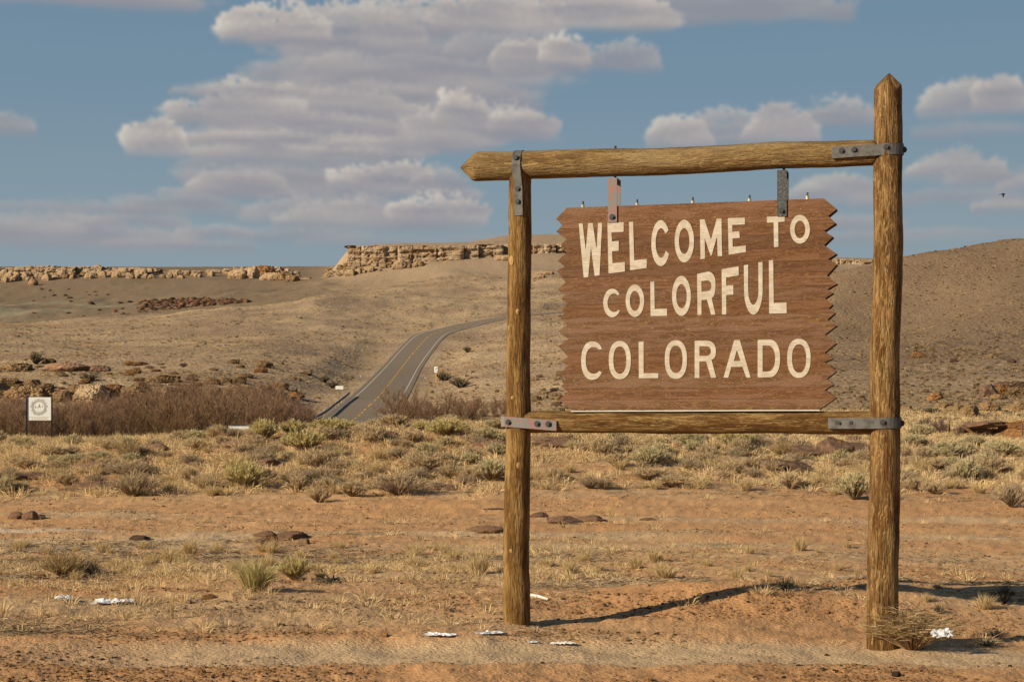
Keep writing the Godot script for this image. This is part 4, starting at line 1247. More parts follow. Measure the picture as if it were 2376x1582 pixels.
func cliff_block(sd: int, w: float, h: float, depth: float) -> ArrayMesh:
	# origin at the lower left front; front towards +z, rounded vertical edges so that cracks open between neighbours
	var f := FastNoiseLite.new()
	f.seed = sd
	f.frequency = 0.14
	f.fractal_octaves = 4
	var r := RandomNumberGenerator.new()
	r.seed = sd
	var nx := maxi(int(w / 0.55), 6)
	var ny := maxi(int(h / 0.55), 8)
	var b := Buf.new()
	var tone := r.randf_range(0.0, 1.0)
	var cleft := r.randf_range(0.1, 1.2)
	var wide := r.randf_range(0.7, 2.2)
	for j in ny + 1:
		for i in nx + 1:
			var x := w * i / nx
			var y := h * j / ny
			var e := minf(x, w - x) / wide
			var z := -cleft * pow(maxf(1.0 - e, 0.0), 2.0)
			z -= 1.3 * pow(clampf((y - h + 1.4) / 1.4, 0.0, 1.0), 2.0)
			z += 1.1 * f.get_noise_2d(x * 0.9, y * 1.2) + 0.3 * f.get_noise_2d(x * 4.0, y * 6.0)
			z += 0.40 * sin(y * 2.3 + 2.0 * f.get_noise_2d(x * 0.5, 5.0)) + 0.9 * f.get_noise_2d(x * 0.25, y * 6.0)
			z -= 0.9 * smoothstep(0.28, 0.42, f.get_noise_2d(x * 1.7 + 50.0, y * 2.4))
			b.v.append(Vector3(x, y, z))
			b.uv.append(Vector2.ZERO)
			var st := clampf(0.5 + 1.7 * f.get_noise_2d(x * 0.9 + 80.0, y * 0.6) - 0.3 * tone, 0.0, 1.0)
			b.c.append(Color(0.60, 0.455, 0.305).lerp(Color(0.48, 0.32, 0.195), st))
	for j in ny:
		for i in nx:
			var a := j * (nx + 1) + i
			var d := a + nx + 1
			for q in [a, d + 1, a + 1, a, d, d + 1]: b.ix.append(q)
	var col := Color(0.42, 0.29, 0.18)
	b.quad(Vector3(0, h, -2.5), Vector3(w, h, -2.5), Vector3(w, h - 0.3, -depth), Vector3(0, h - 0.3, -depth), col)
	b.quad(Vector3(0, 0, -depth), Vector3(0, 0, -1.8), Vector3(0, h, -2.5), Vector3(0, h - 0.3, -depth), col)
	b.quad(Vector3(w, 0, -1.8), Vector3(w, 0, -depth), Vector3(w, h - 0.3, -depth), Vector3(w, h, -2.5), col)
	return b.commit()

# ---------------------------------------------------------------- the welcome sign
const SIGN_TURN := -0.261799
func sign_point(a: float, b: float, c: float) -> Vector3:
	return Vector3(0.0663, 0, -19.1) + Basis(Vector3.UP, SIGN_TURN) * Vector3(a, b, c)

func log_mesh(p: Vector3, q: Vector3, r0: float, r1: float, sd: int, tip_p := 0.0, tip_q := 0.0) -> ArrayMesh:
	# a peeled log from p to q, with hewn points of the given lengths at its ends
	var f := FastNoiseLite.new()
	f.seed = sd
	f.frequency = 1.0
	var d := (q - p).normalized()
	var e := d.cross(Vector3.BACK).normalized()
	var g := d.cross(e)
	var length := p.distance_to(q)
	var sides := 40
	var stops: Array[float] = []
	if tip_p > 0.0:
		for i in 9: stops.append(tip_p * i / 9.0)
	var n := int(length / 0.06)
	for i in n + 1:
		var s := lerpf(tip_p, length - tip_q, i / float(n))
		stops.append(s)
	if tip_q > 0.0:
		for i in 9: stops.append(length - tip_q + tip_q * (i + 1) / 9.0)
	var b := Buf.new()
	for s in stops:
		var r := lerpf(r0, r1, s / length)
		var bend := (e * f.get_noise_1d(s * 0.5 + 9.0) + g * f.get_noise_1d(s * 0.5 + 90.0)) * 0.022
		for k in sides + 1:
			var a := TAU * k / sides
			var rr := r * (1.0 + 0.06 * f.get_noise_3d(cos(a) * 1.2, sin(a) * 1.2, s * 1.1) + 0.028 * f.get_noise_3d(cos(a) * 5.0, sin(a) * 5.0, s * 2.0))
			var cut := 9.0
			if tip_p > 0.0 and s < tip_p * 1.25: cut = s / tip_p
			if tip_q > 0.0 and s > length - tip_q * 1.25: cut = (length - s) / tip_q
			if cut < 2.0:
				var m := 0.3
				for w in 4: m = maxf(m, cos(a - TAU * w / 4.0 - 0.55))
				rr = minf(rr, r * (0.05 + 1.12 * cut) / m)
			b.v.append(p + bend + d * s + (e * cos(a) + g * sin(a)) * rr)
			b.uv.append(Vector2(k / float(sides), s))
			b.c.append(Color.WHITE)
	for i in stops.size() - 1:
		for k in sides:
			var a := i * (sides + 1) + k
			var c := a + sides + 1
			for w in [a, a + 1, c + 1, a, c + 1, c]: b.ix.append(w)
	for end in 2:
		var base := 0 if end == 0 else (stops.size() - 1) * (sides + 1)
		b.v.append(p if end == 0 else q)
		b.uv.append(Vector2.ZERO)
		b.c.append(Color.WHITE)
		for k in sides:
			if end == 0: b.ix.append_array(PackedInt32Array([b.v.size() - 1, base + k + 1, base + k]))
			else: b.ix.append_array(PackedInt32Array([b.v.size() - 1, base + k, base + k + 1]))
	var st := SurfaceTool.new()
	st.create_from(b.commit(), 0)
	st.generate_normals()
	return st.commit()

func bar(path: Array, across: Vector3, thick: float) -> ArrayMesh:
	# a flat bar bent along a path; its width runs along "across"
	var b := Buf.new()
	var inner: Array[Vector3] = []
	var outer: Array[Vector3] = []
	for i in path.size():
		var p: Vector3 = path[i]
		var a: Vector3 = path[maxi(i - 1, 0)]
		var c: Vector3 = path[mini(i + 1, path.size() - 1)]
		var nn := (c - a).normalized().cross(across.normalized()).normalized()
		if nn.z < 0.0 and absf(nn.z) > 0.3: nn = -nn
		inner.append(p)
		outer.append(p + nn * thick)
	var h := across * 0.5
	for i in path.size() - 1:
		b.quad(outer[i] - h, outer[i] + h, outer[i + 1] + h, outer[i + 1] - h)
		b.quad(inner[i] + h, inner[i] - h, inner[i + 1] - h, inner[i + 1] + h)
		b.quad(inner[i] - h, outer[i] - h, outer[i + 1] - h, inner[i + 1] - h)
		b.quad(outer[i] + h, inner[i] + h, inner[i + 1] + h, outer[i + 1] + h)
	for i in [0, path.size() - 1]:
		b.quad(inner[i] - h, inner[i] + h, outer[i] + h, outer[i] - h)
	return b.commit()

func bolt(parent: Node3D, p: Vector3, turn: float) -> void:
	var b := Buf.new()
	var n := 6
	for layer in 2:
		var r := [0.034, 0.022][layer] as float
		var z0 := [0.0, 0.004][layer] as float
		var z1 := [0.004, 0.022][layer] as float
		var m := 12 if layer == 0 else 4
		for i in m:
			var a := TAU * i / m + turn
			var c := TAU * (i + 1) / m + turn
			var pa := Vector3(cos(a), sin(a), 0) * r
			var pc := Vector3(cos(c), sin(c), 0) * r
			b.quad(pa + Vector3(0, 0, z0), pc + Vector3(0, 0, z0), pc + Vector3(0, 0, z1), pa + Vector3(0, 0, z1))
			b.tri(Vector3(0, 0, z1), pa + Vector3(0, 0, z1), pc + Vector3(0, 0, z1))
	part("bolt", b.commit(), M.dark_steel, parent).position = p

func outline(ints: Array) -> PackedVector2Array:
	var p := PackedVector2Array()
	for i in range(0, ints.size(), 2): p.append(Vector2(ints[i], ints[i + 1]) * 0.001)
	if Geometry2D.is_polygon_clockwise(p): p.reverse()
	return p

func prism(b: Buf, poly: PackedVector2Array, hole: PackedVector2Array, z0: float, z1: float, off := Vector2.ZERO) -> void:
	var faces: Array = [poly]
	if hole.size() > 0:
		# cut in two through the counter, so that each half is a plain outline
		var mx := 0.0
		for p in hole: mx += p.x / hole.size()
		faces = []
		for h in [[-9.0, mx], [mx, 9.0]]:
			var half := PackedVector2Array([Vector2(h[0], -9), Vector2(h[1], -9), Vector2(h[1], 9), Vector2(h[0], 9)])
			for piece in Geometry2D.intersect_polygons(poly, half):
				faces.append_array(Geometry2D.clip_polygons(piece, hole))
	for face in faces:
		var tris := Geometry2D.triangulate_polygon(face)
		if tris.is_empty(): print("untriangulated outline of ", face.size(), " points")
		for i in range(0, tris.size(), 3):
			var p: Vector2 = face[tris[i]]
			var q: Vector2 = face[tris[i + 1]]
			var r: Vector2 = face[tris[i + 2]]
			if (q - p).cross(r - p) < 0.0:
				var s := q
				q = r
				r = s
			b.tri(Vector3(p.x, p.y, z1), Vector3(q.x, q.y, z1), Vector3(r.x, r.y, z1), Color.WHITE, p + off, q + off, r + off)
			b.tri(Vector3(p.x, p.y, z0), Vector3(r.x, r.y, z0), Vector3(q.x, q.y, z0), Color.WHITE, p + off, r + off, q + off)
	for ring in [poly, hole]:
		for i in ring.size():
			var p: Vector2 = ring[i]
			var q: Vector2 = ring[(i + 1) % ring.size()]
			if ring == hole:
				var s := p
				p = q
				q = s
			b.quad(Vector3(p.x, p.y, z0), Vector3(q.x, q.y, z0), Vector3(q.x, q.y, z1), Vector3(p.x, p.y, z1), Color.WHITE, p + off, q + off, q + off + Vector2(0, 0.1), p + off + Vector2(0, 0.1))

func letter(parent: Node3D, _ch: String, outer: Array, hole: Array) -> void:
	var b := Buf.new()
	prism(b, outline(outer), outline(hole) if hole.size() > 0 else PackedVector2Array(), 0.0895, 0.094)
	part("letter", b.commit(), M.cream_paint, parent)

func make_sign() -> void:
	var fr := thing("sign_frame", "tall sign frame of stained peeled logs bolted together with steel straps", "sign frame", Vector3(0.0663, 0, -19.1), SIGN_TURN)
	var lt := Vector2(0.022, 4.924)
	var lb := Vector2(-0.022, 0.027)
	var rt := Vector2(3.996, 5.869)
	var rb := Vector2(3.915, -0.087)
	var tl := Vector2(-0.657, 5.065)
	var tr := Vector2(3.886, 5.054)
	var bl := Vector2(0.073, 2.247)
	var br := Vector2(3.886, 2.246)
	var ld := (lt - lb).normalized()
	var rd := (rt - rb).normalized()
	var post_l := part("post", log_mesh(Vector3(lb.x, lb.y, 0) - Vector3(ld.x, ld.y, 0) * 0.5, Vector3(lt.x, lt.y, 0) + Vector3(ld.x, ld.y, 0) * 0.10, 0.150, 0.122, 61), M.golden_log, fr)
	var post_r := part("post", log_mesh(Vector3(rb.x, rb.y, 0) - Vector3(rd.x, rd.y, 0) * 0.5, Vector3(rt.x, rt.y, 0), 0.166, 0.141, 62, 0.0, 0.20), M.log, fr)
	part("top_beam", log_mesh(Vector3(tl.x, tl.y, 0), Vector3(tr.x - 0.02, tr.y, 0), 0.160, 0.134, 63, 0.23, 0.0), M.grey_beam, fr)
	part("lower_beam", log_mesh(Vector3(bl.x, bl.y, 0), Vector3(br.x - 0.02, br.y, 0), 0.119, 0.122, 64), M.grey_log, fr)
	# pale knots on the left post
	for kn in [[-0.045, 4.02, 0.03, 0.055], [0.03, 3.46, 0.022, 0.03], [-0.075, 3.28, 0.015, 0.03], [-0.03, 2.52, 0.018, 0.02], [0.035, 1.78, 0.03, 0.055], [-0.05, 0.85, 0.02, 0.03]]:
		var r := lerpf(0.150, 0.122, kn[1] / 4.9)
		var s := Buf.new()
		var a: float = kn[0] - lerpf(lb.x, lt.x, kn[1] / 4.9)
		a = asin(clampf(kn[0] / r, -0.9, 0.9))
		var c := Vector3(kn[0], kn[1], cos(a) * r * 1.0)
		var nn := Vector3(sin(a), 0, cos(a))
		var tg := Vector3(cos(a), 0, -sin(a))
		for i in 12:
			var p := TAU * i / 12.0
			var q := TAU * (i + 1) / 12.0
			s.tri(c + nn * 0.012, c + tg * cos(p) * kn[2] + Vector3(0, sin(p) * kn[3], 0), c + tg * cos(q) * kn[2] + Vector3(0, sin(q) * kn[3], 0))
		part("knot", s.commit(), M.knot_wood, post_l)
	# straps
	var s1a := Vector2(-0.008, 5.211)
	var s1b := Vector2(0.064, 4.505)
	var path := []
	var cy := tl.y
	for i in 15:
		var a := deg_to_rad(115.0 - i * 9.0)
		path.append(Vector3(s1a.x + 0.028, cy + sin(a) * 0.163, cos(a) * 0.163))
	path.append(Vector3(s1a.x + 0.04, cy - 0.16, 0.150))
	path.append(Vector3(s1a.x + 0.046, cy - 0.24, 0.137))
	path.append(Vector3(s1b.x - 0.022, s1b.y, 0.131))
	var st := part("strap", bar(path, Vector3(0.094, 0, 0), 0.008), M.steel, fr)
	bolt(st, Vector3(s1a.x + 0.03, 5.130, 0.165), 0.9)
	bolt(st, Vector3(s1a.x + 0.044, 4.795, 0.142), 0.3)
	bolt(st, Vector3(s1a.x + 0.046, 4.655, 0.141), 0.75)
	var s2 := Vector2(3.414, 5.046)
	path = [Vector3(s2.x, s2.y, 0.139), Vector3(s2.x + 0.30, s2.y + 0.008, 0.147)]
	var rx := lerpf(rb.x, rt.x, 5.06 / 5.87)
	for i in 14:
		var a := deg_to_rad(100.0 - i * 14.0)
		path.append(Vector3(rx + cos(a) * 0.149, s2.y + 0.012 + 0.002 * i, sin(a) * 0.149))
	st = part("strap", bar(path, Vector3(0, 0.118, 0), 0.008), M.steel, fr)
	bolt(st, Vector3(3.519, 5.061, 0.149), 0.2)
	bolt(st, Vector3(3.648, 5.064, 0.151), 0.9)
	bolt(st, Vector3(3.974, 5.078, 0.155), 0.5)
	bolt(st, Vector3(rx + 0.156, s2.y + 0.02, 0.02), 0.5)
	var s3 := Vector2(-0.092, 2.272)
	path = [Vector3(-0.153, 2.262, 0.125), Vector3(-0.118, 2.262, 0.143), Vector3(0.10, 2.244, 0.146), Vector3(0.468, 2.214, 0.136)]
	st = part("strap", bar(path, Vector3(0, 0.112, 0), 0.009), M.primer, fr)
	bolt(st, Vector3(-0.069, 2.252, 0.153), 0.2)
	bolt(st, Vector3(0.256, 2.234, 0.153), 0.5)
	bolt(st, Vector3(0.380, 2.232, 0.151), 0.7)
	var s4 := Vector2(3.377, 2.234)
	rx = lerpf(rb.x, rt.x, 2.25 / 5.87)
	path = [Vector3(s4.x, s4.y, 0.126), Vector3(s4.x + 0.30, s4.y, 0.152)]
	for i in 14:
		var a := deg_to_rad(98.0 - i * 14.0)
		path.append(Vector3(rx + cos(a) * 0.165, s4.y + 0.001 * i, sin(a) * 0.165))
	st = part("strap", bar(path, Vector3(0, 0.112, 0), 0.008), M.steel, fr)
	bolt(st, Vector3(3.486, 2.238, 0.138), 0.2)
	bolt(st, Vector3(3.610, 2.242, 0.143), 0.9)
	bolt(st, Vector3(3.939, 2.241, 0.171), 0.6)
	bolt(st, Vector3(rx + 0.172, s4.y, 0.02), 0.5)
	# the hanging board
	var board := thing("welcome_board", "brown sawtooth edged plank board reading WELCOME TO COLORFUL COLORADO hanging in the log frame", "sign", sign_point(0.622, 2.389, 0), SIGN_TURN)
	var le: Array = [-51, 2188, -171, 2074, -100, 2002, -170, 1934, -51, 1848, -121, 1791, -47, 1709, -153, 1615, -77, 1555, -161, 1504, -66, 1383, -155, 1299, -68, 1247, -117, 1202, -46, 1149, -105, 1074, -76, 1042, -124, 991, -50, 925, -148, 846, -34, 766, -147, 685, -34, 576, -110, 519, -29, 477, -142, 390, -59, 326, -114, 255, -36, 192, -139, 103, 0, 0]
	var re: Array = [2706, 2193, 2838, 2079, 2750, 2007, 2831, 1932, 2709, 1853, 2800, 1791, 2709, 1706, 2838, 1612, 2750, 1558, 2842, 1502, 2736, 1386, 2842, 1300, 2743, 1245, 2801, 1204, 2719, 1150, 2797, 1084, 2755, 1042, 2823, 997, 2742, 926, 2839, 864, 2717, 773, 2835, 680, 2715, 582, 2801, 519, 2712, 484, 2835, 388, 2737, 309, 2810, 252, 2717, 193, 2835, 111, 2657, -11]
	var ring := PackedVector2Array()
	for i in range(0, le.size(), 2): ring.append(Vector2(le[i], le[i + 1]) * 0.001)
	for i in range(re.size() - 2, -1, -2): ring.append(Vector2(re[i], re[i + 1]) * 0.001)
	if Geometry2D.is_polygon_clockwise(ring): ring.reverse()
	var joints := [1962, 1831, 1682, 1551, 1425, 1285, 1135, 995, 818, 626, 388, 225, 103]
	var ys: Array[float] = [2.3]
	for j in joints: ys.append(j * 0.001)
	ys.append(-0.1)
	for k in ys.size() - 1:
		var y1: float = ys[k] - (0.0009 if k > 0 else 0.0)
		var y0: float = ys[k + 1] + (0.0009 if k < ys.size() - 2 else 0.0)
		var band := PackedVector2Array([Vector2(-1, y0), Vector2(4, y0), Vector2(4, y1), Vector2(-1, y1)])
		var b := Buf.new()
		for piece in Geometry2D.intersect_polygons(ring, band):
			if Geometry2D.is_polygon_clockwise(piece): piece.reverse()
			prism(b, piece, PackedVector2Array(), 0.06, 0.09 - 0.0012 * (k % 3), Vector2(k * 0.731, k * 0.417))
		part("plank", b.commit(), M["plank_%d" % [3, 1, 2, 1, 2, 3, 4, 1, 0, 4, 1, 0, 3, 0][k]], board)
	var core := Buf.new()
	prism(core, ring, PackedVector2Array(), -0.09, 0.0585)
	part("back_panel", core.commit(), M.board_core, board)
	letter(board, "W", [83, 2012, 126, 2013, 161, 1722, 188, 2013, 238, 2013, 281, 1727, 297, 2013, 342, 2012, 313, 1447, 260, 1442, 218, 1755, 188, 1432, 138, 1426], [])
	letter(board, "E", [400, 2009, 579, 2011, 577, 1908, 445, 1905, 450, 1809, 525, 1811, 525, 1707, 451, 1702, 456, 1572, 591, 1583, 592, 1483, 413, 1463], [])
	letter(board, "L", [637, 2012, 682, 2013, 694, 1598, 831, 1610, 829, 1513, 649, 1493], [])
	letter(board, "C", [1067, 1909, 1054, 1947, 1038, 1979, 1020, 2002, 1000, 2016, 980, 2021, 960, 2016, 940, 2001, 922, 1977, 907, 1945, 895, 1906, 886, 1862, 881, 1814, 880, 1765, 883, 1716, 890, 1670, 900, 1628, 914, 1591, 931, 1562, 950, 1542, 970, 1531, 990, 1529, 1010, 1538, 1029, 1555, 1046, 1582, 1061, 1616, 1072, 1657, 1037, 1694, 1028, 1665, 1018, 1643, 1006, 1627, 992, 1620, 979, 1620, 966, 1629, 954, 1646, 943, 1670, 935, 1699, 930, 1733, 927, 1769, 928, 1805, 932, 1840, 939, 1871, 948, 1898, 959, 1918, 972, 1931, 985, 1935, 998, 1932, 1011, 1920, 1023, 1900, 1032, 1874], [])
	letter(board, "O", [1341, 1787, 1339, 1834, 1332, 1880, 1321, 1921, 1307, 1957, 1289, 1985, 1269, 2005, 1248, 2016, 1226, 2017, 1205, 2008, 1185, 1989, 1167, 1961, 1153, 1926, 1142, 1885, 1135, 1840, 1133, 1793, 1135, 1745, 1142, 1700, 1153, 1658, 1167, 1623, 1185, 1594, 1205, 1574, 1226, 1564, 1248, 1563, 1269, 1573, 1289, 1591, 1307, 1619, 1321, 1654, 1332, 1695, 1339, 1740], [1292, 1788, 1290, 1823, 1285, 1857, 1276, 1886, 1264, 1908, 1250, 1923, 1236, 1928, 1221, 1923, 1207, 1910, 1195, 1888, 1186, 1860, 1181, 1827, 1179, 1791, 1181, 1755, 1186, 1721, 1195, 1692, 1207, 1670, 1221, 1656, 1236, 1651, 1250, 1655, 1264, 1669, 1276, 1690, 1285, 1719, 1290, 1752])
	letter(board, "M", [1404, 2014, 1453, 2015, 1523, 1797, 1584, 2017, 1634, 2017, 1641, 1621, 1594, 1616, 1587, 1827, 1528, 1627, 1518, 1627, 1455, 1814, 1458, 1597, 1411, 1591], [])
	letter(board, "E", [1702, 2017, 1882, 2019, 1882, 1948, 1749, 1944, 1749, 1873, 1824, 1877, 1828, 1807, 1751, 1800, 1755, 1713, 1892, 1723, 1892, 1655, 1711, 1631], [])
	letter(board, "T", [2114, 2019, 2300, 2019, 2300, 1963, 2232, 1960, 2235, 1701, 2189, 1696, 2184, 1958, 2115, 1957], [])
	letter(board, "O", [2563, 1875, 2560, 1906, 2554, 1936, 2543, 1963, 2528, 1987, 2511, 2006, 2491, 2020, 2470, 2027, 2449, 2028, 2427, 2022, 2408, 2010, 2390, 1992, 2376, 1969, 2365, 1942, 2358, 1912, 2356, 1881, 2358, 1850, 2365, 1819, 2376, 1792, 2390, 1768, 2408, 1749, 2427, 1736, 2449, 1729, 2470, 1728, 2491, 1734, 2511, 1746, 2528, 1764, 2543, 1787, 2554, 1814, 2560, 1843], [2515, 1874, 2513, 1898, 2507, 1920, 2498, 1940, 2487, 1955, 2473, 1964, 2459, 1968, 2445, 1965, 2431, 1956, 2420, 1942, 2411, 1923, 2405, 1901, 2403, 1877, 2405, 1853, 2411, 1831, 2420, 1811, 2431, 1796, 2445, 1786, 2459, 1783, 2473, 1786, 2487, 1794, 2498, 1809, 2507, 1828, 2513, 1850])
	letter(board, "C", [532, 1238, 519, 1260, 504, 1278, 486, 1291, 468, 1298, 449, 1300, 430, 1296, 411, 1287, 395, 1272, 381, 1252, 369, 1229, 360, 1202, 356, 1173, 354, 1144, 357, 1114, 363, 1085, 372, 1059, 385, 1036, 400, 1018, 417, 1004, 436, 995, 455, 992, 474, 995, 492, 1004, 509, 1018, 524, 1036, 536, 1059, 520, 1072, 508, 1060, 495, 1052, 481, 1048, 466, 1048, 452, 1052, 439, 1060, 427, 1071, 417, 1086, 409, 1103, 404, 1123, 401, 1143, 402, 1163, 405, 1183, 412, 1201, 421, 1217, 432, 1230, 444, 1240, 458, 1245, 473, 1247, 487, 1245, 501, 1238, 513, 1228], [])
	letter(board, "O", [803, 1163, 800, 1199, 794, 1234, 783, 1266, 769, 1293, 752, 1315, 733, 1330, 712, 1338, 691, 1339, 670, 1332, 651, 1317, 634, 1296, 620, 1269, 609, 1238, 602, 1203, 600, 1167, 602, 1131, 609, 1096, 620, 1064, 634, 1037, 651, 1015, 670, 1000, 691, 992, 712, 991, 733, 999, 752, 1013, 769, 1034, 783, 1061, 794, 1092, 800, 1127], [758, 1162, 756, 1190, 750, 1216, 741, 1238, 730, 1255, 716, 1266, 702, 1270, 687, 1267, 673, 1257, 662, 1240, 653, 1218, 647, 1192, 645, 1164, 647, 1136, 653, 1110, 662, 1088, 673, 1071, 687, 1060, 702, 1056, 716, 1059, 730, 1070, 741, 1086, 750, 1108, 756, 1134])
	letter(board, "L", [870, 1364, 913, 1368, 916, 1072, 1051, 1074, 1050, 997, 872, 998], [])
	letter(board, "O", [1307, 1205, 1305, 1249, 1298, 1291, 1288, 1330, 1274, 1364, 1257, 1390, 1237, 1409, 1216, 1418, 1195, 1419, 1174, 1410, 1155, 1393, 1138, 1367, 1124, 1334, 1113, 1296, 1106, 1253, 1104, 1209, 1106, 1165, 1113, 1122, 1124, 1083, 1138, 1050, 1155, 1023, 1174, 1005, 1195, 995, 1216, 995, 1237, 1004, 1257, 1022, 1274, 1047, 1288, 1080, 1298, 1119, 1305, 1161], [1264, 1202, 1262, 1235, 1256, 1267, 1247, 1294, 1235, 1315, 1221, 1328, 1207, 1333, 1192, 1329, 1178, 1316, 1166, 1296, 1157, 1269, 1151, 1238, 1149, 1204, 1151, 1170, 1157, 1139, 1166, 1112, 1178, 1091, 1192, 1078, 1207, 1073, 1221, 1077, 1235, 1090, 1247, 1110, 1256, 1137, 1262, 1168])
	letter(board, "R", [1374, 1436, 1489, 1457, 1510, 1454, 1528, 1445, 1543, 1431, 1555, 1412, 1564, 1389, 1569, 1362, 1571, 1329, 1570, 1290, 1567, 1258, 1563, 1230, 1556, 1208, 1548, 1192, 1539, 1182, 1528, 1179, 1571, 1001, 1524, 999, 1480, 1162, 1421, 1156, 1421, 1000, 1379, 998], [1420, 1357, 1480, 1365, 1492, 1364, 1502, 1360, 1511, 1353, 1518, 1345, 1523, 1334, 1526, 1322, 1527, 1307, 1526, 1292, 1523, 1280, 1518, 1270, 1511, 1262, 1502, 1256, 1492, 1252, 1480, 1251, 1421, 1247])
	letter(board, "F", [1636, 1479, 1817, 1507, 1817, 1410, 1683, 1391, 1686, 1305, 1760, 1310, 1760, 1209, 1685, 1206, 1686, 1001, 1640, 999], [])
	letter(board, "U", [1872, 1515, 1874, 1258, 1876, 1207, 1881, 1157, 1890, 1112, 1903, 1071, 1917, 1038, 1934, 1014, 1953, 998, 1972, 993, 1991, 998, 2009, 1012, 2026, 1036, 2040, 1069, 2053, 1108, 2062, 1154, 2067, 1203, 2069, 1254, 2068, 1546, 2023, 1542, 2026, 1255, 2025, 1219, 2021, 1186, 2014, 1155, 2005, 1130, 1995, 1111, 1984, 1100, 1972, 1096, 1959, 1100, 1948, 1112, 1938, 1131, 1929, 1157, 1922, 1188, 1918, 1222, 1917, 1257, 1917, 1522], [])
	letter(board, "L", [2135, 1559, 2180, 1564, 2186, 1111, 2319, 1113, 2321, 1001, 2138, 1001], [])
	letter(board, "C", [341, 650, 327, 679, 310, 703, 289, 720, 266, 731, 237, 735, 206, 733, 182, 723, 161, 707, 144, 684, 130, 656, 119, 622, 113, 583, 110, 535, 112, 483, 118, 442, 128, 407, 141, 378, 159, 354, 179, 336, 202, 325, 231, 321, 262, 324, 286, 333, 307, 349, 325, 371, 339, 399, 309, 417, 295, 402, 279, 392, 260, 387, 236, 387, 217, 392, 201, 403, 187, 418, 176, 438, 168, 462, 163, 490, 161, 524, 162, 563, 166, 592, 173, 618, 183, 639, 196, 655, 212, 667, 230, 674, 253, 675, 273, 671, 290, 662, 304, 648], [])
	letter(board, "O", [657, 529, 655, 581, 648, 623, 637, 659, 622, 688, 602, 711, 580, 727, 553, 735, 519, 735, 493, 728, 470, 713, 451, 690, 435, 661, 424, 626, 417, 584, 415, 531, 417, 479, 424, 437, 435, 401, 451, 372, 470, 349, 493, 333, 519, 325, 553, 325, 580, 332, 602, 348, 622, 370, 637, 399, 648, 435, 655, 476], [608, 530, 606, 575, 599, 610, 589, 639, 575, 660, 558, 673, 536, 678, 514, 674, 497, 661, 484, 640, 473, 612, 467, 577, 465, 531, 467, 486, 473, 451, 484, 422, 497, 401, 514, 388, 536, 383, 558, 387, 575, 400, 589, 421, 599, 449, 606, 484])
	letter(board, "L", [742, 726, 796, 727, 796, 387, 957, 385, 955, 332, 745, 333], [])
	letter(board, "O", [1266, 528, 1264, 581, 1257, 623, 1246, 658, 1231, 688, 1212, 711, 1189, 727, 1163, 735, 1129, 735, 1103, 728, 1081, 713, 1062, 690, 1046, 661, 1035, 625, 1028, 584, 1026, 531, 1028, 478, 1035, 436, 1046, 400, 1062, 370, 1081, 347, 1103, 332, 1129, 324, 1163, 323, 1189, 331, 1212, 346, 1231, 369, 1246, 398, 1257, 434, 1264, 475], [1219, 530, 1217, 576, 1210, 611, 1200, 639, 1186, 660, 1169, 674, 1147, 678, 1125, 674, 1108, 661, 1094, 641, 1083, 612, 1077, 577, 1075, 532, 1077, 486, 1083, 451, 1094, 422, 1108, 401, 1125, 388, 1147, 384, 1169, 388, 1186, 401, 1200, 421, 1210, 450, 1217, 485])
	letter(board, "R", [1348, 726, 1475, 727, 1501, 724, 1522, 716, 1541, 704, 1555, 687, 1566, 666, 1573, 642, 1575, 613, 1574, 590, 1571, 570, 1566, 554, 1558, 540, 1550, 531, 1539, 525, 1527, 523, 1579, 332, 1524, 330, 1470, 506, 1399, 504, 1399, 331, 1348, 330], [1399, 667, 1475, 667, 1487, 666, 1497, 662, 1505, 657, 1512, 649, 1517, 639, 1520, 628, 1521, 615, 1520, 602, 1517, 591, 1512, 582, 1505, 574, 1497, 569, 1487, 566, 1475, 564, 1399, 565])
	letter(board, "A", [1769, 727, 1828, 728, 1943, 331, 1898, 330, 1857, 445, 1739, 445, 1707, 331, 1656, 332], [1798, 624, 1837, 506, 1765, 505])
	letter(board, "D", [2017, 728, 2140, 728, 2170, 723, 2194, 710, 2214, 688, 2231, 658, 2243, 622, 2250, 579, 2253, 528, 2250, 477, 2243, 435, 2231, 399, 2214, 370, 2194, 348, 2170, 335, 2140, 331, 2017, 330], [2069, 666, 2122, 666, 2143, 663, 2160, 653, 2174, 638, 2186, 618, 2194, 593, 2199, 564, 2201, 529, 2199, 493, 2194, 464, 2186, 439, 2174, 419, 2160, 404, 2143, 395, 2122, 392, 2069, 392])
	letter(board, "O", [2570, 526, 2568, 578, 2561, 620, 2550, 655, 2534, 685, 2515, 707, 2492, 723, 2465, 731, 2431, 732, 2404, 724, 2381, 709, 2362, 687, 2346, 658, 2335, 623, 2328, 581, 2326, 529, 2328, 476, 2335, 435, 2346, 399, 2362, 370, 2381, 347, 2404, 331, 2431, 323, 2465, 323, 2492, 331, 2515, 346, 2534, 368, 2550, 397, 2561, 432, 2568, 474], [2525, 525, 2522, 571, 2516, 606, 2505, 635, 2491, 657, 2474, 670, 2451, 675, 2428, 671, 2410, 658, 2396, 637, 2385, 608, 2379, 573, 2377, 527, 2379, 481, 2385, 445, 2396, 416, 2410, 395, 2428, 381, 2451, 377, 2474, 381, 2491, 394, 2505, 415, 2516, 444, 2522, 479])
	var strip := Buf.new()
	strip.box(Vector3(0.0, -0.024, 0.03), Vector3(2.664, -0.0125, 0.105))
	part("bottom_strip", strip.commit(), M.white_strip, board)
	var txt := TextMesh.new()
	txt.text = "CDOT Sign Shop 5-7-06 Crew"
	txt.font_size = 24
	txt.pixel_size = 0.0023
	txt.depth = 0.001
	txt.curve_step = 4.0
	var sf := SystemFont.new()
	sf.font_names = PackedStringArray(["Droid Serif"])
	txt.font = sf
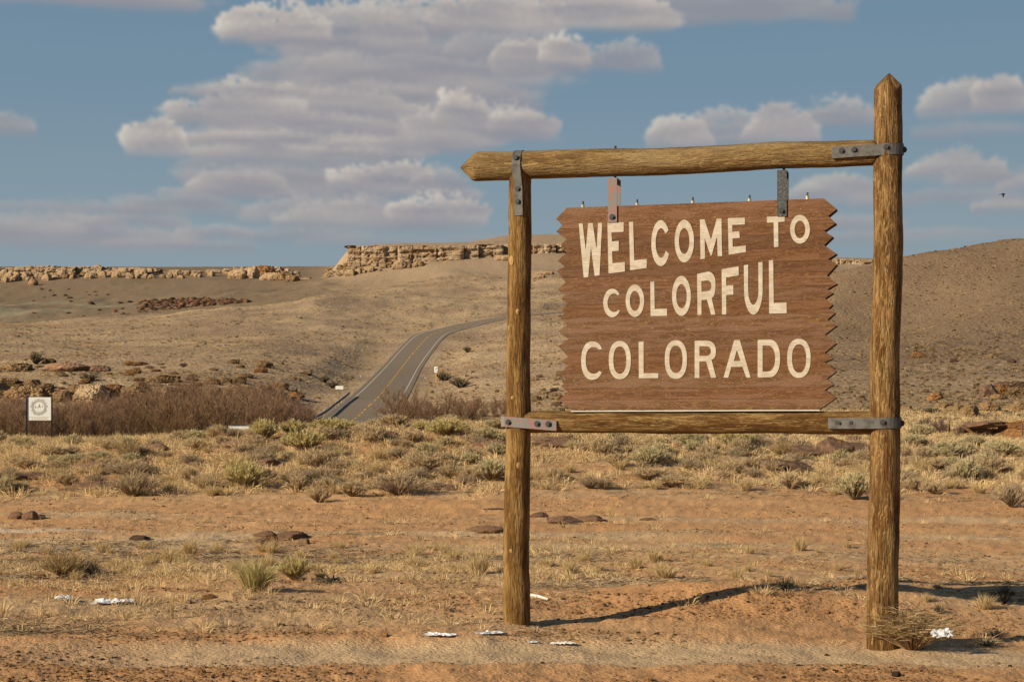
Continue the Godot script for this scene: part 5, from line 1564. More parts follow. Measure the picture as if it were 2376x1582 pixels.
	var carved := mat("carved", lin(0.075, 0.036, 0.018), 0.9)
	part("carved_text", txt, carved, board).position = Vector3(0.98, 0.160, 0.0903)
	var hangers := [[0.408, 0.507, 2.014, 2.492], [2.223, 2.322, 2.019, 2.504]]
	for k in 2:
		var h: Array = hangers[k]
		var hb := Buf.new()
		for zz in [[0.0945, 0.106], [-0.106, -0.0945]]:
			hb.box(Vector3(h[0], h[2], zz[0]), Vector3(h[1], h[3], zz[1]))
		hb.box(Vector3(h[0], h[3] - 0.012, -0.094), Vector3(h[1], h[3] - 0.001, 0.094))
		var o := part("hanger", hb.commit(), [M.primer, M.burnt_steel][k], board)
		bolt(o, Vector3(h[0] * 0.5 + h[1] * 0.5, h[2] + 0.055, 0.106), 0.4)
		var rod := Buf.new()
		rod.tube(Vector3((h[0] + h[1]) * 0.5 + 0.01, h[3] - 0.02, 0), Vector3((h[0] + h[1]) * 0.5 + 0.01, h[3] + [0.36, 0.31][k], 0), 0.014, 0.014, 8)
		part("hanger_rod", rod.commit(), M.dark_steel, o)
	var tb := [0.110, 2.204, 0.709, 2.202, 1.313, 2.204, 1.921, 2.206, 2.529, 2.212]
	for i in range(0, tb.size(), 2):
		var b := Buf.new()
		b.tube(Vector3(tb[i], tb[i + 1] - 0.03, 0), Vector3(tb[i], tb[i + 1] + 0.062, 0), 0.010, 0.010, 8)
		var o := part("rod_end", b.commit(), M.dark_steel, board)
		var nb := Buf.new()
		nb.tube(Vector3(tb[i], tb[i + 1] - 0.012, 0), Vector3(tb[i], tb[i + 1] + 0.024, 0), 0.019, 0.019, 6)
		nb.tube(Vector3(tb[i], tb[i + 1] - 0.016, 0), Vector3(tb[i], tb[i + 1] - 0.006, 0), 0.026, 0.026, 12)
		part("nut", nb.commit(), M.zinc, o)

# ---------------------------------------------------------------- small signs, fence, bird
func text_part(called: String, s: String, size: float, m: Material, parent: Node3D, p: Vector3) -> void:
	var t := TextMesh.new()
	t.text = s
	t.font_size = 32
	t.pixel_size = size / 32.0
	t.depth = 0.004
	t.curve_step = 4.0
	var f := SystemFont.new()
	f.font_names = PackedStringArray(["Droid Sans"])
	t.font = f
	part(called, t, m, parent).position = p

func annulus(b: Buf, c: Vector3, r0: float, r1: float, z: float) -> void:
	for i in 40:
		var p := TAU * i / 40.0
		var q := TAU * (i + 1) / 40.0
		var a := Vector3(cos(p), sin(p), 0)
		var d := Vector3(cos(q), sin(q), 0)
		b.quad(c + a * r0 + Vector3(0, 0, z), c + a * r1 + Vector3(0, 0, z), c + d * r1 + Vector3(0, 0, z), c + d * r0 + Vector3(0, 0, z))

func make_small_signs() -> void:
	# tribal lands sign on two black posts
	var p := at((90.0 - 1188.0) / 4036.0 * 86.0, 86.0)
	p.y = EYE + (1012.0 - 1017.0) / 4036.0 * 86.0
	var z := -p.z
	var k := z / 4036.0
	var o := thing("seal_sign", "square white sign with a round seal on two black posts at the left", "sign", p, 0.12)
	var b := Buf.new()
	b.box(Vector3(-26.5 * k, 42 * k, -0.01), Vector3(26.5 * k, 95.5 * k, 0.012))
	part("panel", b.commit(), M.panel_white, o)
	for s in [-1, 1]:
		b = Buf.new()
		b.box(Vector3(s * 28.5 * k - 1.4 * k, -0.5, -0.04), Vector3(s * 28.5 * k + 1.4 * k, 96.5 * k, 0.045))
		part("post", b.commit(), M.black_paint, o)
	var c := Vector3(-0.5 * k, 72.5 * k, 0)
	b = Buf.new()
	annulus(b, c, 15.9 * k, 16.6 * k, 0.015)
	annulus(b, c, 12.3 * k, 12.8 * k, 0.015)
	part("seal_ring", b.commit(), M.ink, o)
	b = Buf.new()
	annulus(b, c, 13.6 * k, 14.9 * k, 0.0145)
	part("seal_band", b.commit(), M.ochre, o)
	b = Buf.new()
	b.quad(c + Vector3(-3.4 * k, -1.0 * k, 0.015), c + Vector3(5.5 * k, -1.0 * k, 0.015), c + Vector3(4.0 * k, 0.6 * k, 0.015), c + Vector3(-1.5 * k, 0.6 * k, 0.015))
	b.quad(c + Vector3(-1.6 * k, 0.2 * k, 0.016), c + Vector3(2.2 * k, 0.2 * k, 0.016), c + Vector3(1.8 * k, 6.5 * k, 0.016), c + Vector3(-0.4 * k, 7.0 * k, 0.016))
	part("seal_picture", b.commit(), M.ochre, o)
	b = Buf.new()
	for f in [[-9.5, -1.5, 2.2, 3.6], [-6.4, -2.2, 2.6, 1.0], [7.6, -0.8, 1.2, 5.0], [-4.0, -1.2, 1.2, 1.6], [-3.4, -9.0, 2.2, 0.9], [1.0, -10.0, 2.6, 1.0]]:
		b.quad(c + Vector3(f[0], f[1], 0) * k + Vector3(0, 0, 0.016), c + Vector3(f[0] + f[2], f[1], 0) * k + Vector3(0, 0, 0.016), c + Vector3(f[0] + f[2] * 0.7, f[1] + f[3], 0) * k + Vector3(0, 0, 0.016), c + Vector3(f[0] + f[2] * 0.2, f[1] + f[3], 0) * k + Vector3(0, 0, 0.016))
	part("seal_figures", b.commit(), M.ink, o)
	var ring := SurfaceTool.new()
	var f := SystemFont.new()
	f.font_names = PackedStringArray(["Droid Sans"])
	for half in 2:
		var s: String = ["WELCOME TO THE LANDS OF THE", "UTE MOUNTAIN UTE TRIBE"][half]
		for i in s.length():
			if s[i] == " ": continue
			var t := TextMesh.new()
			t.text = s[i]
			t.font = f
			t.font_size = 20
			t.pixel_size = 3.1 * k / 20.0
			t.depth = 0.003
			t.curve_step = 6.0
			var q := (i + 0.5) / s.length()
			var a := deg_to_rad(lerpf(183.0, -5.0, q)) if half == 0 else deg_to_rad(lerpf(198.0, 342.0, q))
			var d := Vector3(cos(a), sin(a), 0)
			var turn := a - PI / 2 if half == 0 else a + PI / 2
			ring.append_from(t, 0, Transform3D(Basis(Vector3.BACK, turn), c + d * 18.6 * k + Vector3(0, 0, 0.014)))
	part("ring_text", ring.commit(), M.ink, o)
	b = Buf.new()
	for line in 2:
		var x := [-23.0, -17.0][line] as float
		for w in ([3, 5, 7, 2, 6, 9, 5] if line == 0 else [4, 4, 8, 6, 9]):
			var y := [48.0, 44.8][line] as float
			b.quad(Vector3(x * k, y * k, 0.0135), Vector3((x + w) * k, y * k, 0.0135), Vector3((x + w) * k, (y + 1.3) * k, 0.0135), Vector3(x * k, (y + 1.3) * k, 0.0135))
			x += w + 1.2
	part("small_print", b.commit(), M.ochre, o)
	# pale sign half hidden behind the ridge
	p = hit(552, 1014, 40.0)
	var zz := 78.0
	p = at((553.0 - 1188.0) / 4036.0 * zz, zz)
	k = zz / 4036.0
	var base := EYE + (1012.0 - 1010.0) * k - p.y
	o = thing("road_sign", "pale blue grey road sign with a dark border half hidden behind the ridge", "sign", p, 0.1)
	b = Buf.new()
	b.box(Vector3(-24 * k, base - 4 * k, -0.01), Vector3(24 * k, base + 22 * k, 0.01))
	part("panel", b.commit(), M.panel_white, o)
	b = Buf.new()
	for q in [[-24.0, 20.4, 24.0, 22.0], [-24.0, -4.0, -22.4, 20.4], [22.4, -4.0, 24.0, 20.4]]:
		b.box(Vector3(q[0] * k, base + q[1] * k, 0.0105), Vector3(q[2] * k, base + q[3] * k, 0.016))
	part("border", b.commit(), M.panel_blue, o)
	text_part("letter", "C", 0.30, M.panel_blue, o, Vector3(-14 * k, base + 9 * k, 0.012))
	for s in [-1, 1]:
		b = Buf.new()
		b.box(Vector3(s * 14 * k - 0.04, -0.3, -0.06), Vector3(s * 14 * k + 0.04, base + 20 * k, -0.0105))
		part("post", b.commit(), M.galvanised, o)
	# white two-row sign left of the guard rail
	p = hit(787, 929, 190.0)
	k = -p.z / 4036.0
	o = thing("mile_sign", "small white two row road sign on a thin post beside the guard rail", "sign", p)
	b = Buf.new()
	b.box(Vector3(-9 * k, 30.2 * k, -0.02), Vector3(9 * k, 33.6 * k, 0.02))
	part("upper_plate", b.commit(), M.panel_white, o)
	b = Buf.new()
	b.box(Vector3(-9 * k, 26.0 * k, -0.02), Vector3(9 * k, 29.4 * k, 0.02))
	part("lower_plate", b.commit(), M.panel_white, o)
	b = Buf.new()
	b.tube(Vector3(0, -0.3, -0.07), Vector3(0, 33 * k, -0.07), 0.045, 0.045, 6)
	part("post", b.commit(), M.galvanised, o)
	# white speed sign on a yellow post
	p = hit(1011, 889, 190.0)
	k = -p.z / 4036.0
	o = thing("speed_sign", "small white number sign on a bright yellow post right of the road", "sign", p)
	b = Buf.new()
	b.box(Vector3(-3.6 * k, 25 * k, 0.0), Vector3(3.8 * k, 38.5 * k, 0.04))
	part("panel", b.commit(), M.panel_white, o)
	b = Buf.new()
	for q in [[-1.6, 32.5, 2.0, 33.7], [0.6, 33.7, 2.0, 36.0], [-2.2, 28.4, 2.8, 29.2]]:
		b.box(Vector3(q[0] * k, q[1] * k, 0.041), Vector3(q[2] * k, q[3] * k, 0.05))
	part("number", b.commit(), M.ink, o)
	b = Buf.new()
	b.box(Vector3(-1.0 * k, -0.3, -0.08), Vector3(1.2 * k, 30 * k, -0.005))
	part("post", b.commit(), M.yellow_paint, o)
	var spots := [[986, 887, 13.0, "small grey reflector post on the right shoulder before the yellow post"], [836, 887, 18.0, "small grey reflector post at the far end of the guard rail"], [998, 850, 10.0, "thin brown stake by the right road edge"]]
	for q in spots:
		p = hit(q[0], q[1], 190.0)
		k = -p.z / 4036.0
		o = thing("reflector_post", q[3], "post", p)
		b = Buf.new()
		b.box(Vector3(-0.05, -0.2, -0.03), Vector3(0.05, q[2] * k, 0.03))
		part("stake", b.commit(), M.galvanised, o)
		b = Buf.new()
		b.box(Vector3(-0.09, q[2] * k * 0.65, 0.031), Vector3(0.09, q[2] * k * 0.95, 0.05))
		part("plate", b.commit(), M.panel_blue, o)
	# wire fence in front of the rusty overhang
	var fence := thing("wire_fence", "thin wire fence on brown steel stakes before the rusty overhang at the right", "fence")
	var tops: Array[Vector3] = []
	for q in [[2204, 1012, 36.0], [2258, 1014, 38.0], [2312, 1018, 49.0], [2373, 1022, 40.0], [2440, 1026, 44.0]]:
		p = hit(q[0], q[1], 60.0)
		k = -p.z / 4036.0
		b = Buf.new()
		b.tube(p - Vector3(0, 0.3, 0), p + Vector3(0, q[2] * k, 0), 0.035, 0.03, 6, Color(0.14, 0.09, 0.05))
		part("stake", b.commit(), M.twig, fence)
		tops.append(p + Vector3(0, q[2] * k, 0))
	for w in 3:
		b = Buf.new()
		for i in tops.size() - 1: b.tube(tops[i] - Vector3(0, 0.08 + 0.3 * w, 0), tops[i + 1] - Vector3(0, 0.08 + 0.3 * w, 0), 0.006, 0.006, 4, Color(0.12, 0.1, 0.08))
		part("wire", b.commit(), M.twig, fence)
	# a black bird in flight
	var bird := thing("bird", "black bird flying low in the sky at the far right", "bird", Vector3((2329.0 - 1188.0) / 4036.0 * 110.0, EYE + (1012.0 - 451.0) / 4036.0 * 110.0, -110.0), 0.0)
	b = Buf.new()
	var prof := [[-0.17, 0.012], [-0.10, 0.04], [-0.02, 0.055], [0.06, 0.05], [0.11, 0.035], [0.14, 0.03], [0.17, 0.006]]
	for i in prof.size() - 1: b.tube(Vector3(prof[i][0] * 0.8, 0.02, 0), Vector3(prof[i + 1][0] * 0.8, 0.02 + 0.004, 0), prof[i][1], prof[i + 1][1], 8)
	var wing := [Vector3(0.06, 0.03, 0), Vector3(-0.06, 0.03, 0), Vector3(-0.08, -0.06, 0.09), Vector3(-0.055, -0.21, 0.13), Vector3(0.0, -0.19, 0.13), Vector3(0.04, -0.07, 0.09)]
	var wing2 := [Vector3(0.06, 0.03, 0), Vector3(-0.06, 0.02, 0), Vector3(-0.13, 0.015, -0.12), Vector3(-0.24, -0.03, -0.22), Vector3(-0.20, 0.0, -0.22), Vector3(-0.02, 0.04, -0.12)]
	for ww in [wing, wing2]:
		for off in [0.0, 0.012]:
			var d := Vector3(0, off, 0)
			b.quad(ww[0] + d, ww[1] + d, ww[2] + d, ww[5] + d)
			b.quad(ww[5] + d, ww[2] + d, ww[3] + d, ww[4] + d)
		for i in 6: b.quad(ww[i], ww[(i + 1) % 6], ww[(i + 1) % 6] + Vector3(0, 0.012, 0), ww[i] + Vector3(0, 0.012, 0))
	b.tri(Vector3(-0.12, 0.02, 0), Vector3(-0.22, 0.02, 0.03), Vector3(-0.22, 0.02, -0.03))
	part("body", b.commit(), M.black_feather, bird)

# ---------------------------------------------------------------- plants
func side_of(d: Vector3, r: RandomNumberGenerator) -> Vector3:
	var s := d.cross(Vector3(r.randf_range(-1, 1), r.randf_range(-0.4, 0.4), r.randf_range(-1, 1)))
	return s.normalized() if s.length() > 0.01 else Vector3.RIGHT

func tussock(sd: int, n: int, base: float, spread: float, h: float, w: float, droop: float, cols: Array) -> ArrayMesh:
	# grass blades from one crown
	var r := RandomNumberGenerator.new()
	r.seed = sd
	var b := Buf.new()
	for i in n:
		var a := r.randf() * TAU
		var q := sqrt(r.randf())
		var o := Vector3(cos(a), 0, sin(a))
		var a2 := a + r.randf_range(-0.7, 0.7)
		var o2 := Vector3(cos(a2), 0, sin(a2))
		var hh := h * r.randf_range(0.45, 1.0) * (1.0 - 0.25 * q)
		var p0 := o * base * q - Vector3(0, 0.02, 0)
		var lean := spread * q * r.randf_range(0.5, 1.15)
		var p1 := p0 + o2 * lean * 0.4 + Vector3(0, hh * 0.62, 0)
		var p2 := p0 + o2 * lean + Vector3(0, hh * (1.0 - droop * r.randf()), 0)
		var c: Color = cols[r.randi() % cols.size()]
		var g := r.randf_range(0.95, 1.35)
		c = Color(c.r * g, c.g * g, c.b * g)
		b.ribbon(p0, p1, p2, w * r.randf_range(0.6, 1.3), side_of(p2 - p0, r), Color(c.r * 0.8, c.g * 0.78, c.b * 0.76), c)
	return b.commit()

func shrub(sd: int, stems: int, per: int, rx: float, h: float, leaf: float, w: float, tips: Array, wood: Color, up: float) -> Array:
	# stems fanning from a crown (first mesh), each carrying fine sprays (second mesh)
	var r := RandomNumberGenerator.new()
	r.seed = sd
	var f := FastNoiseLite.new()
	f.seed = sd
	f.frequency = 2.2
	var s := Buf.new()
	var l := Buf.new()
	for i in stems:
		var a := r.randf() * TAU
		var q := pow(r.randf(), 0.6)
		var o := Vector3(cos(a), 0, sin(a))
		var lump := 1.0 + 0.35 * f.get_noise_2d(o.x, o.z)
		var end := o * rx * q * lump * r.randf_range(0.8, 1.05) + Vector3(0, h * lump * sqrt(maxf(1.0 - q * q * 0.82, 0.0)) * r.randf_range(0.78, 1.03), 0)
		var p0 := o * 0.10 * rx * q
		var p1 := p0.lerp(end, 0.5) + Vector3(0, h * 0.09, 0) + o * rx * 0.04
		s.ribbon(p0, p1, end, w * 1.7, side_of(end - p0, r), wood, wood)
		s.ribbon(p0, p1, end, w * 1.7, side_of(end - p0, r), wood, wood)
		for k in per:
			var t := r.randf_range(0.40, 1.0)
			var p := p0.lerp(p1, t * 2.0) if t < 0.5 else p1.lerp(end, t * 2.0 - 1.0)
			var d := (o * r.randf_range(0.0, 0.8) + Vector3(r.randf_range(-0.6, 0.6), up * r.randf_range(0.4, 1.2), r.randf_range(-0.6, 0.6))).normalized()
			var ll := leaf * r.randf_range(0.5, 1.2)
			var c: Color = tips[r.randi() % tips.size()]
			var g := r.randf_range(0.8, 1.2)
			c = Color(c.r * g, c.g * g, c.b * g)
			l.ribbon(p, p + d * ll * 0.55, p + d * ll + Vector3(0, r.randf_range(-0.1, 0.2) * ll, 0), w * r.randf_range(0.7, 1.4), side_of(d, r), c.lerp(wood, 0.3), c)
	return [s.commit(), l.commit()]

func bare_tree(sd: int, trunks: int, h: float, rx: float, col: Color, tip: Color) -> Array:
	# leafless salt cedar: several stems, forking limbs, then a haze of fine twigs
	var r := RandomNumberGenerator.new()
	r.seed = sd
	var wood := Buf.new()
	var fine := Buf.new()
	for i in trunks:
		var a := r.randf() * TAU
		var o := Vector3(cos(a), 0, sin(a))
		var p := o * 0.25
		var d := (o * r.randf_range(0.1, 0.75) + Vector3(0, 1, 0)).normalized()
		var seg := h * r.randf_range(0.17, 0.24)
		var rad := 0.06 * r.randf_range(0.6, 1.2)
		for k in 4:
			var q := p + d * seg
			wood.tube(p, q, rad * 1.25, rad * 0.9, 4, col.lerp(Color(0.05, 0.038, 0.03), 0.65))
			rad *= 0.72
			for m in 3:
				var bd := (d + Vector3(r.randf_range(-0.9, 0.9), r.randf_range(0.0, 0.7), r.randf_range(-0.9, 0.9))).normalized()
				var bl := h * r.randf_range(0.16, 0.30)
				var b0 := p.lerp(q, r.randf())
				var b1 := b0 + bd * bl
				wood.ribbon(b0, b0.lerp(b1, 0.5) + Vector3(0, 0.05, 0), b1, 0.05, side_of(bd, r), col.lerp(Color(0.05, 0.038, 0.03), 0.5), col)
				for t in 22:
					var td := (bd * 0.7 + Vector3(r.randf_range(-1.1, 1.1), r.randf_range(-0.25, 0.95), r.randf_range(-1.1, 1.1))).normalized()
					var t0 := b0.lerp(b1, r.randf_range(0.15, 1.0))
					var tl := h * r.randf_range(0.05, 0.14)
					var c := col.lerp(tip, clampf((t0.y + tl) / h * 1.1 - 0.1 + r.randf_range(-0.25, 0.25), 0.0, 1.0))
					fine.ribbon(t0, t0 + td * tl * 0.5, t0 + td * tl + Vector3(0, tl * 0.12, 0), 0.024, side_of(td, r), c, c)
			d = (d + Vector3(r.randf_range(-0.35, 0.35), 0.1, r.randf_range(-0.35, 0.35))).normalized()
			p = q
	return [wood.commit(), fine.commit()]

func plant_thing(called: String, meshes: Array, names2: Array, label: String, category: String, xf: Transform3D, group := "") -> Node3D:
	var o := Node3D.new()
	o.name = numbered(called)
	add_child(o)
	o.transform = xf
	tag(o, label, category, group)
	for i in meshes.size(): part(names2[i], meshes[i], M.twig if i == 0 else M.plant, o)
	return o

func cedar_zone(u: float, z: float) -> String:
	var where := "behind the white seal sign"
	if u < 40.0: where = "at the left frame edge"
	elif u > 640.0: where = "at the guard rail end of the thicket"
	elif u > 540.0: where = "above the half hidden pale sign"
	elif u > 430.0: where = "just left of the half hidden pale sign"
	elif u > 300.0: where = "in the middle of the left thicket"
	elif u > 140.0: where = "right of the white seal sign"
	return where + (", front row" if z < 170.0 else (", middle row" if z < 195.0 else ", back row"))

func make_brush() -> void:
	var kinds := []
	for k in 5: kinds.append(bare_tree(700 + k, 7 + k % 3, 1.0 * 5.0, 1.6, [Color(0.185, 0.110, 0.058), Color(0.195, 0.113, 0.064), Color(0.17, 0.104, 0.054)][k % 3], [Color(0.265, 0.163, 0.105), Color(0.285, 0.172, 0.122), Color(0.25, 0.155, 0.085)][k % 3]))
	var list := []
	for i in 165:
		var z := 148.0 + 66.0 * rng.randf()
		var u := rnd(-380, 722)
		list.append([u, z])
	list.sort_custom(func(p, q): return p[1] > q[1])
	for q in list:
		var x: float = (q[0] - 1188.0) / 4036.0 * q[1]
		var g := at(x, q[1], 0.2)
		var top: float = lerpf(932.0, 902.0, smoothstep(220.0, 430.0, q[0])) + rnd(-20, 18)
		if q[0] > 640.0: top = lerpf(904.0, 950.0, (q[0] - 640.0) / 82.0)
		if q[1] < 172.0: top += 16.0
		var h: float = EYE + (1012.0 - top) / 4036.0 * q[1] - g.y
		var s := clampf(h / 5.0, 0.45, 1.35)
		plant_thing("salt_cedar", kinds[rng.randi() % 5], ["branches", "twigs"], "leafless reddish brown salt cedar " + cedar_zone(q[0], q[1]), "shrub", upright(g, rnd(0, TAU), Vector3(s * 1.05, s, s * 1.05)), "salt cedars in the left thicket")
	for i in 34:
		var z := rnd(150, 212)
		var u := rnd(905, 1190)
		var x := (u - 1188.0) / 4036.0 * z
		if absf(x - rl_x[int(z)]) < 7.5: continue
		var g := at(x, z, 0.2)
		var top := 930.0 + rnd(-10, 16)
		var h := EYE + (1012.0 - top) / 4036.0 * z - g.y
		var s := clampf(h / 5.0, 0.3, 0.8)
		plant_thing("salt_cedar", kinds[rng.randi() % 5], ["branches", "twigs"], "leafless brown salt cedar in the low thicket between road and left post", "shrub", upright(g, rnd(0, TAU), Vector3(s * 1.2, s, s * 1.2)), "salt cedars in the thicket right of the road")
	for q in [[918, 196.0, 892, 1.0, "tall bare dark branched salt cedar leaning over the right road edge"], [952, 190.0, 904, 0.8, "bare salt cedar just right of the leaning one by the road"], [1040, 200.0, 906, 0.8, "upright bare salt cedar in the middle of the right thicket"]]:
		var x: float = (q[0] - 1188.0) / 4036.0 * q[1]
		var g := at(x, q[1], 0.2)
		var h: float = EYE + (1012.0 - q[2]) / 4036.0 * q[1] - g.y
		var s := clampf(h / 5.0, 0.4, 1.2)
		plant_thing("salt_cedar", kinds[int(q[0]) % 5], ["branches", "twigs"], q[4], "shrub", upright(g, q[0], Vector3(s, s, s)))
	# dark bushy dots on the slopes
	var small := shrub(760, 40, 9, 0.6, 0.6, 0.2, 0.03, [Color(0.17, 0.135, 0.085), Color(0.20, 0.155, 0.09), Color(0.15, 0.125, 0.08)], Color(0.1, 0.075, 0.055), 0.8)
	var lst := [[82, 845, 44, 26, "round dark purple bush on the bench above the sandstone ledge"], [425, 852, 26, 10, "low grey bush on the bench above the thicket"], [205, 884, 60, 16, "low grey bush growing along the top of the sandstone ledge"], [752, 888, 34, 16, "grey green bush on the slope left of the guard rail"], [770, 900, 40, 14, "low dark bush behind the small white road sign"], [1084, 818, 28, 14, "grey bush alone on the slope right of the road"], [1030, 884, 50, 20, "dark bush at the foot of the yellow sign post"], [1068, 900, 66, 22, "wide dark bush behind the right thicket"], [2352, 920, 34, 18, "round dark grey bush on the ledge at the right frame edge"], [2165, 960, 60, 14, "low grey bush right of the right post"], [2150, 996, 60, 24, "grey bush behind the purple brush at the right"]]
	for q in lst:
		var p := hit(q[0], q[1], 66.0)
		var k := -p.z / 4036.0
		plant_thing("slope_shrub", small, ["stems", "foliage"], q[4], "shrub", upright(p, rnd(0, TAU), Vector3(q[2] * k / 1.25, q[3] * k / 0.62, q[2] * k / 1.25)))
	var purple := bare_tree(790, 9, 5.0, 1.6, Color(0.16, 0.095, 0.075), Color(0.25, 0.155, 0.135))
	for q in [[2190, 1012, 44, "purple brown leafless brush left of the wire fence"], [2168, 1010, 36, "purple brown leafless brush beside the right post, left clump"], [2222, 1016, 36, "small purple brush clump under the rusty overhang"]]:
		var p := hit(q[0], q[1], 40.0)
		var s: float = q[2] * -p.z / 4036.0 / 5.0
		plant_thing("purple_brush", purple, ["branches", "twigs"], q[3], "shrub", upright(p, rnd(0, TAU), Vector3(s * 1.1, s, s * 1.1)))

func zone(u: float, v: float) -> String:
	var where := "right of the right post"
	if u < 260.0: where = "at the left below the white seal sign"
	elif u < 520.0: where = "between the two white signs"
	elif u < 800.0: where = "below the guard rail"
	elif u < 1190.0: where = "left of the left post"
	elif u < 1640.0: where = "under the left half of the board"
	elif u < 2040.0: where = "under the right half of the board"
	if v < 1060.0: return where + ", high on the rise"
	if v < 1110.0: return where + ", halfway up the rise"
	if v < 1200.0: return where + ", near the far track"
	return where + ", between the tracks"

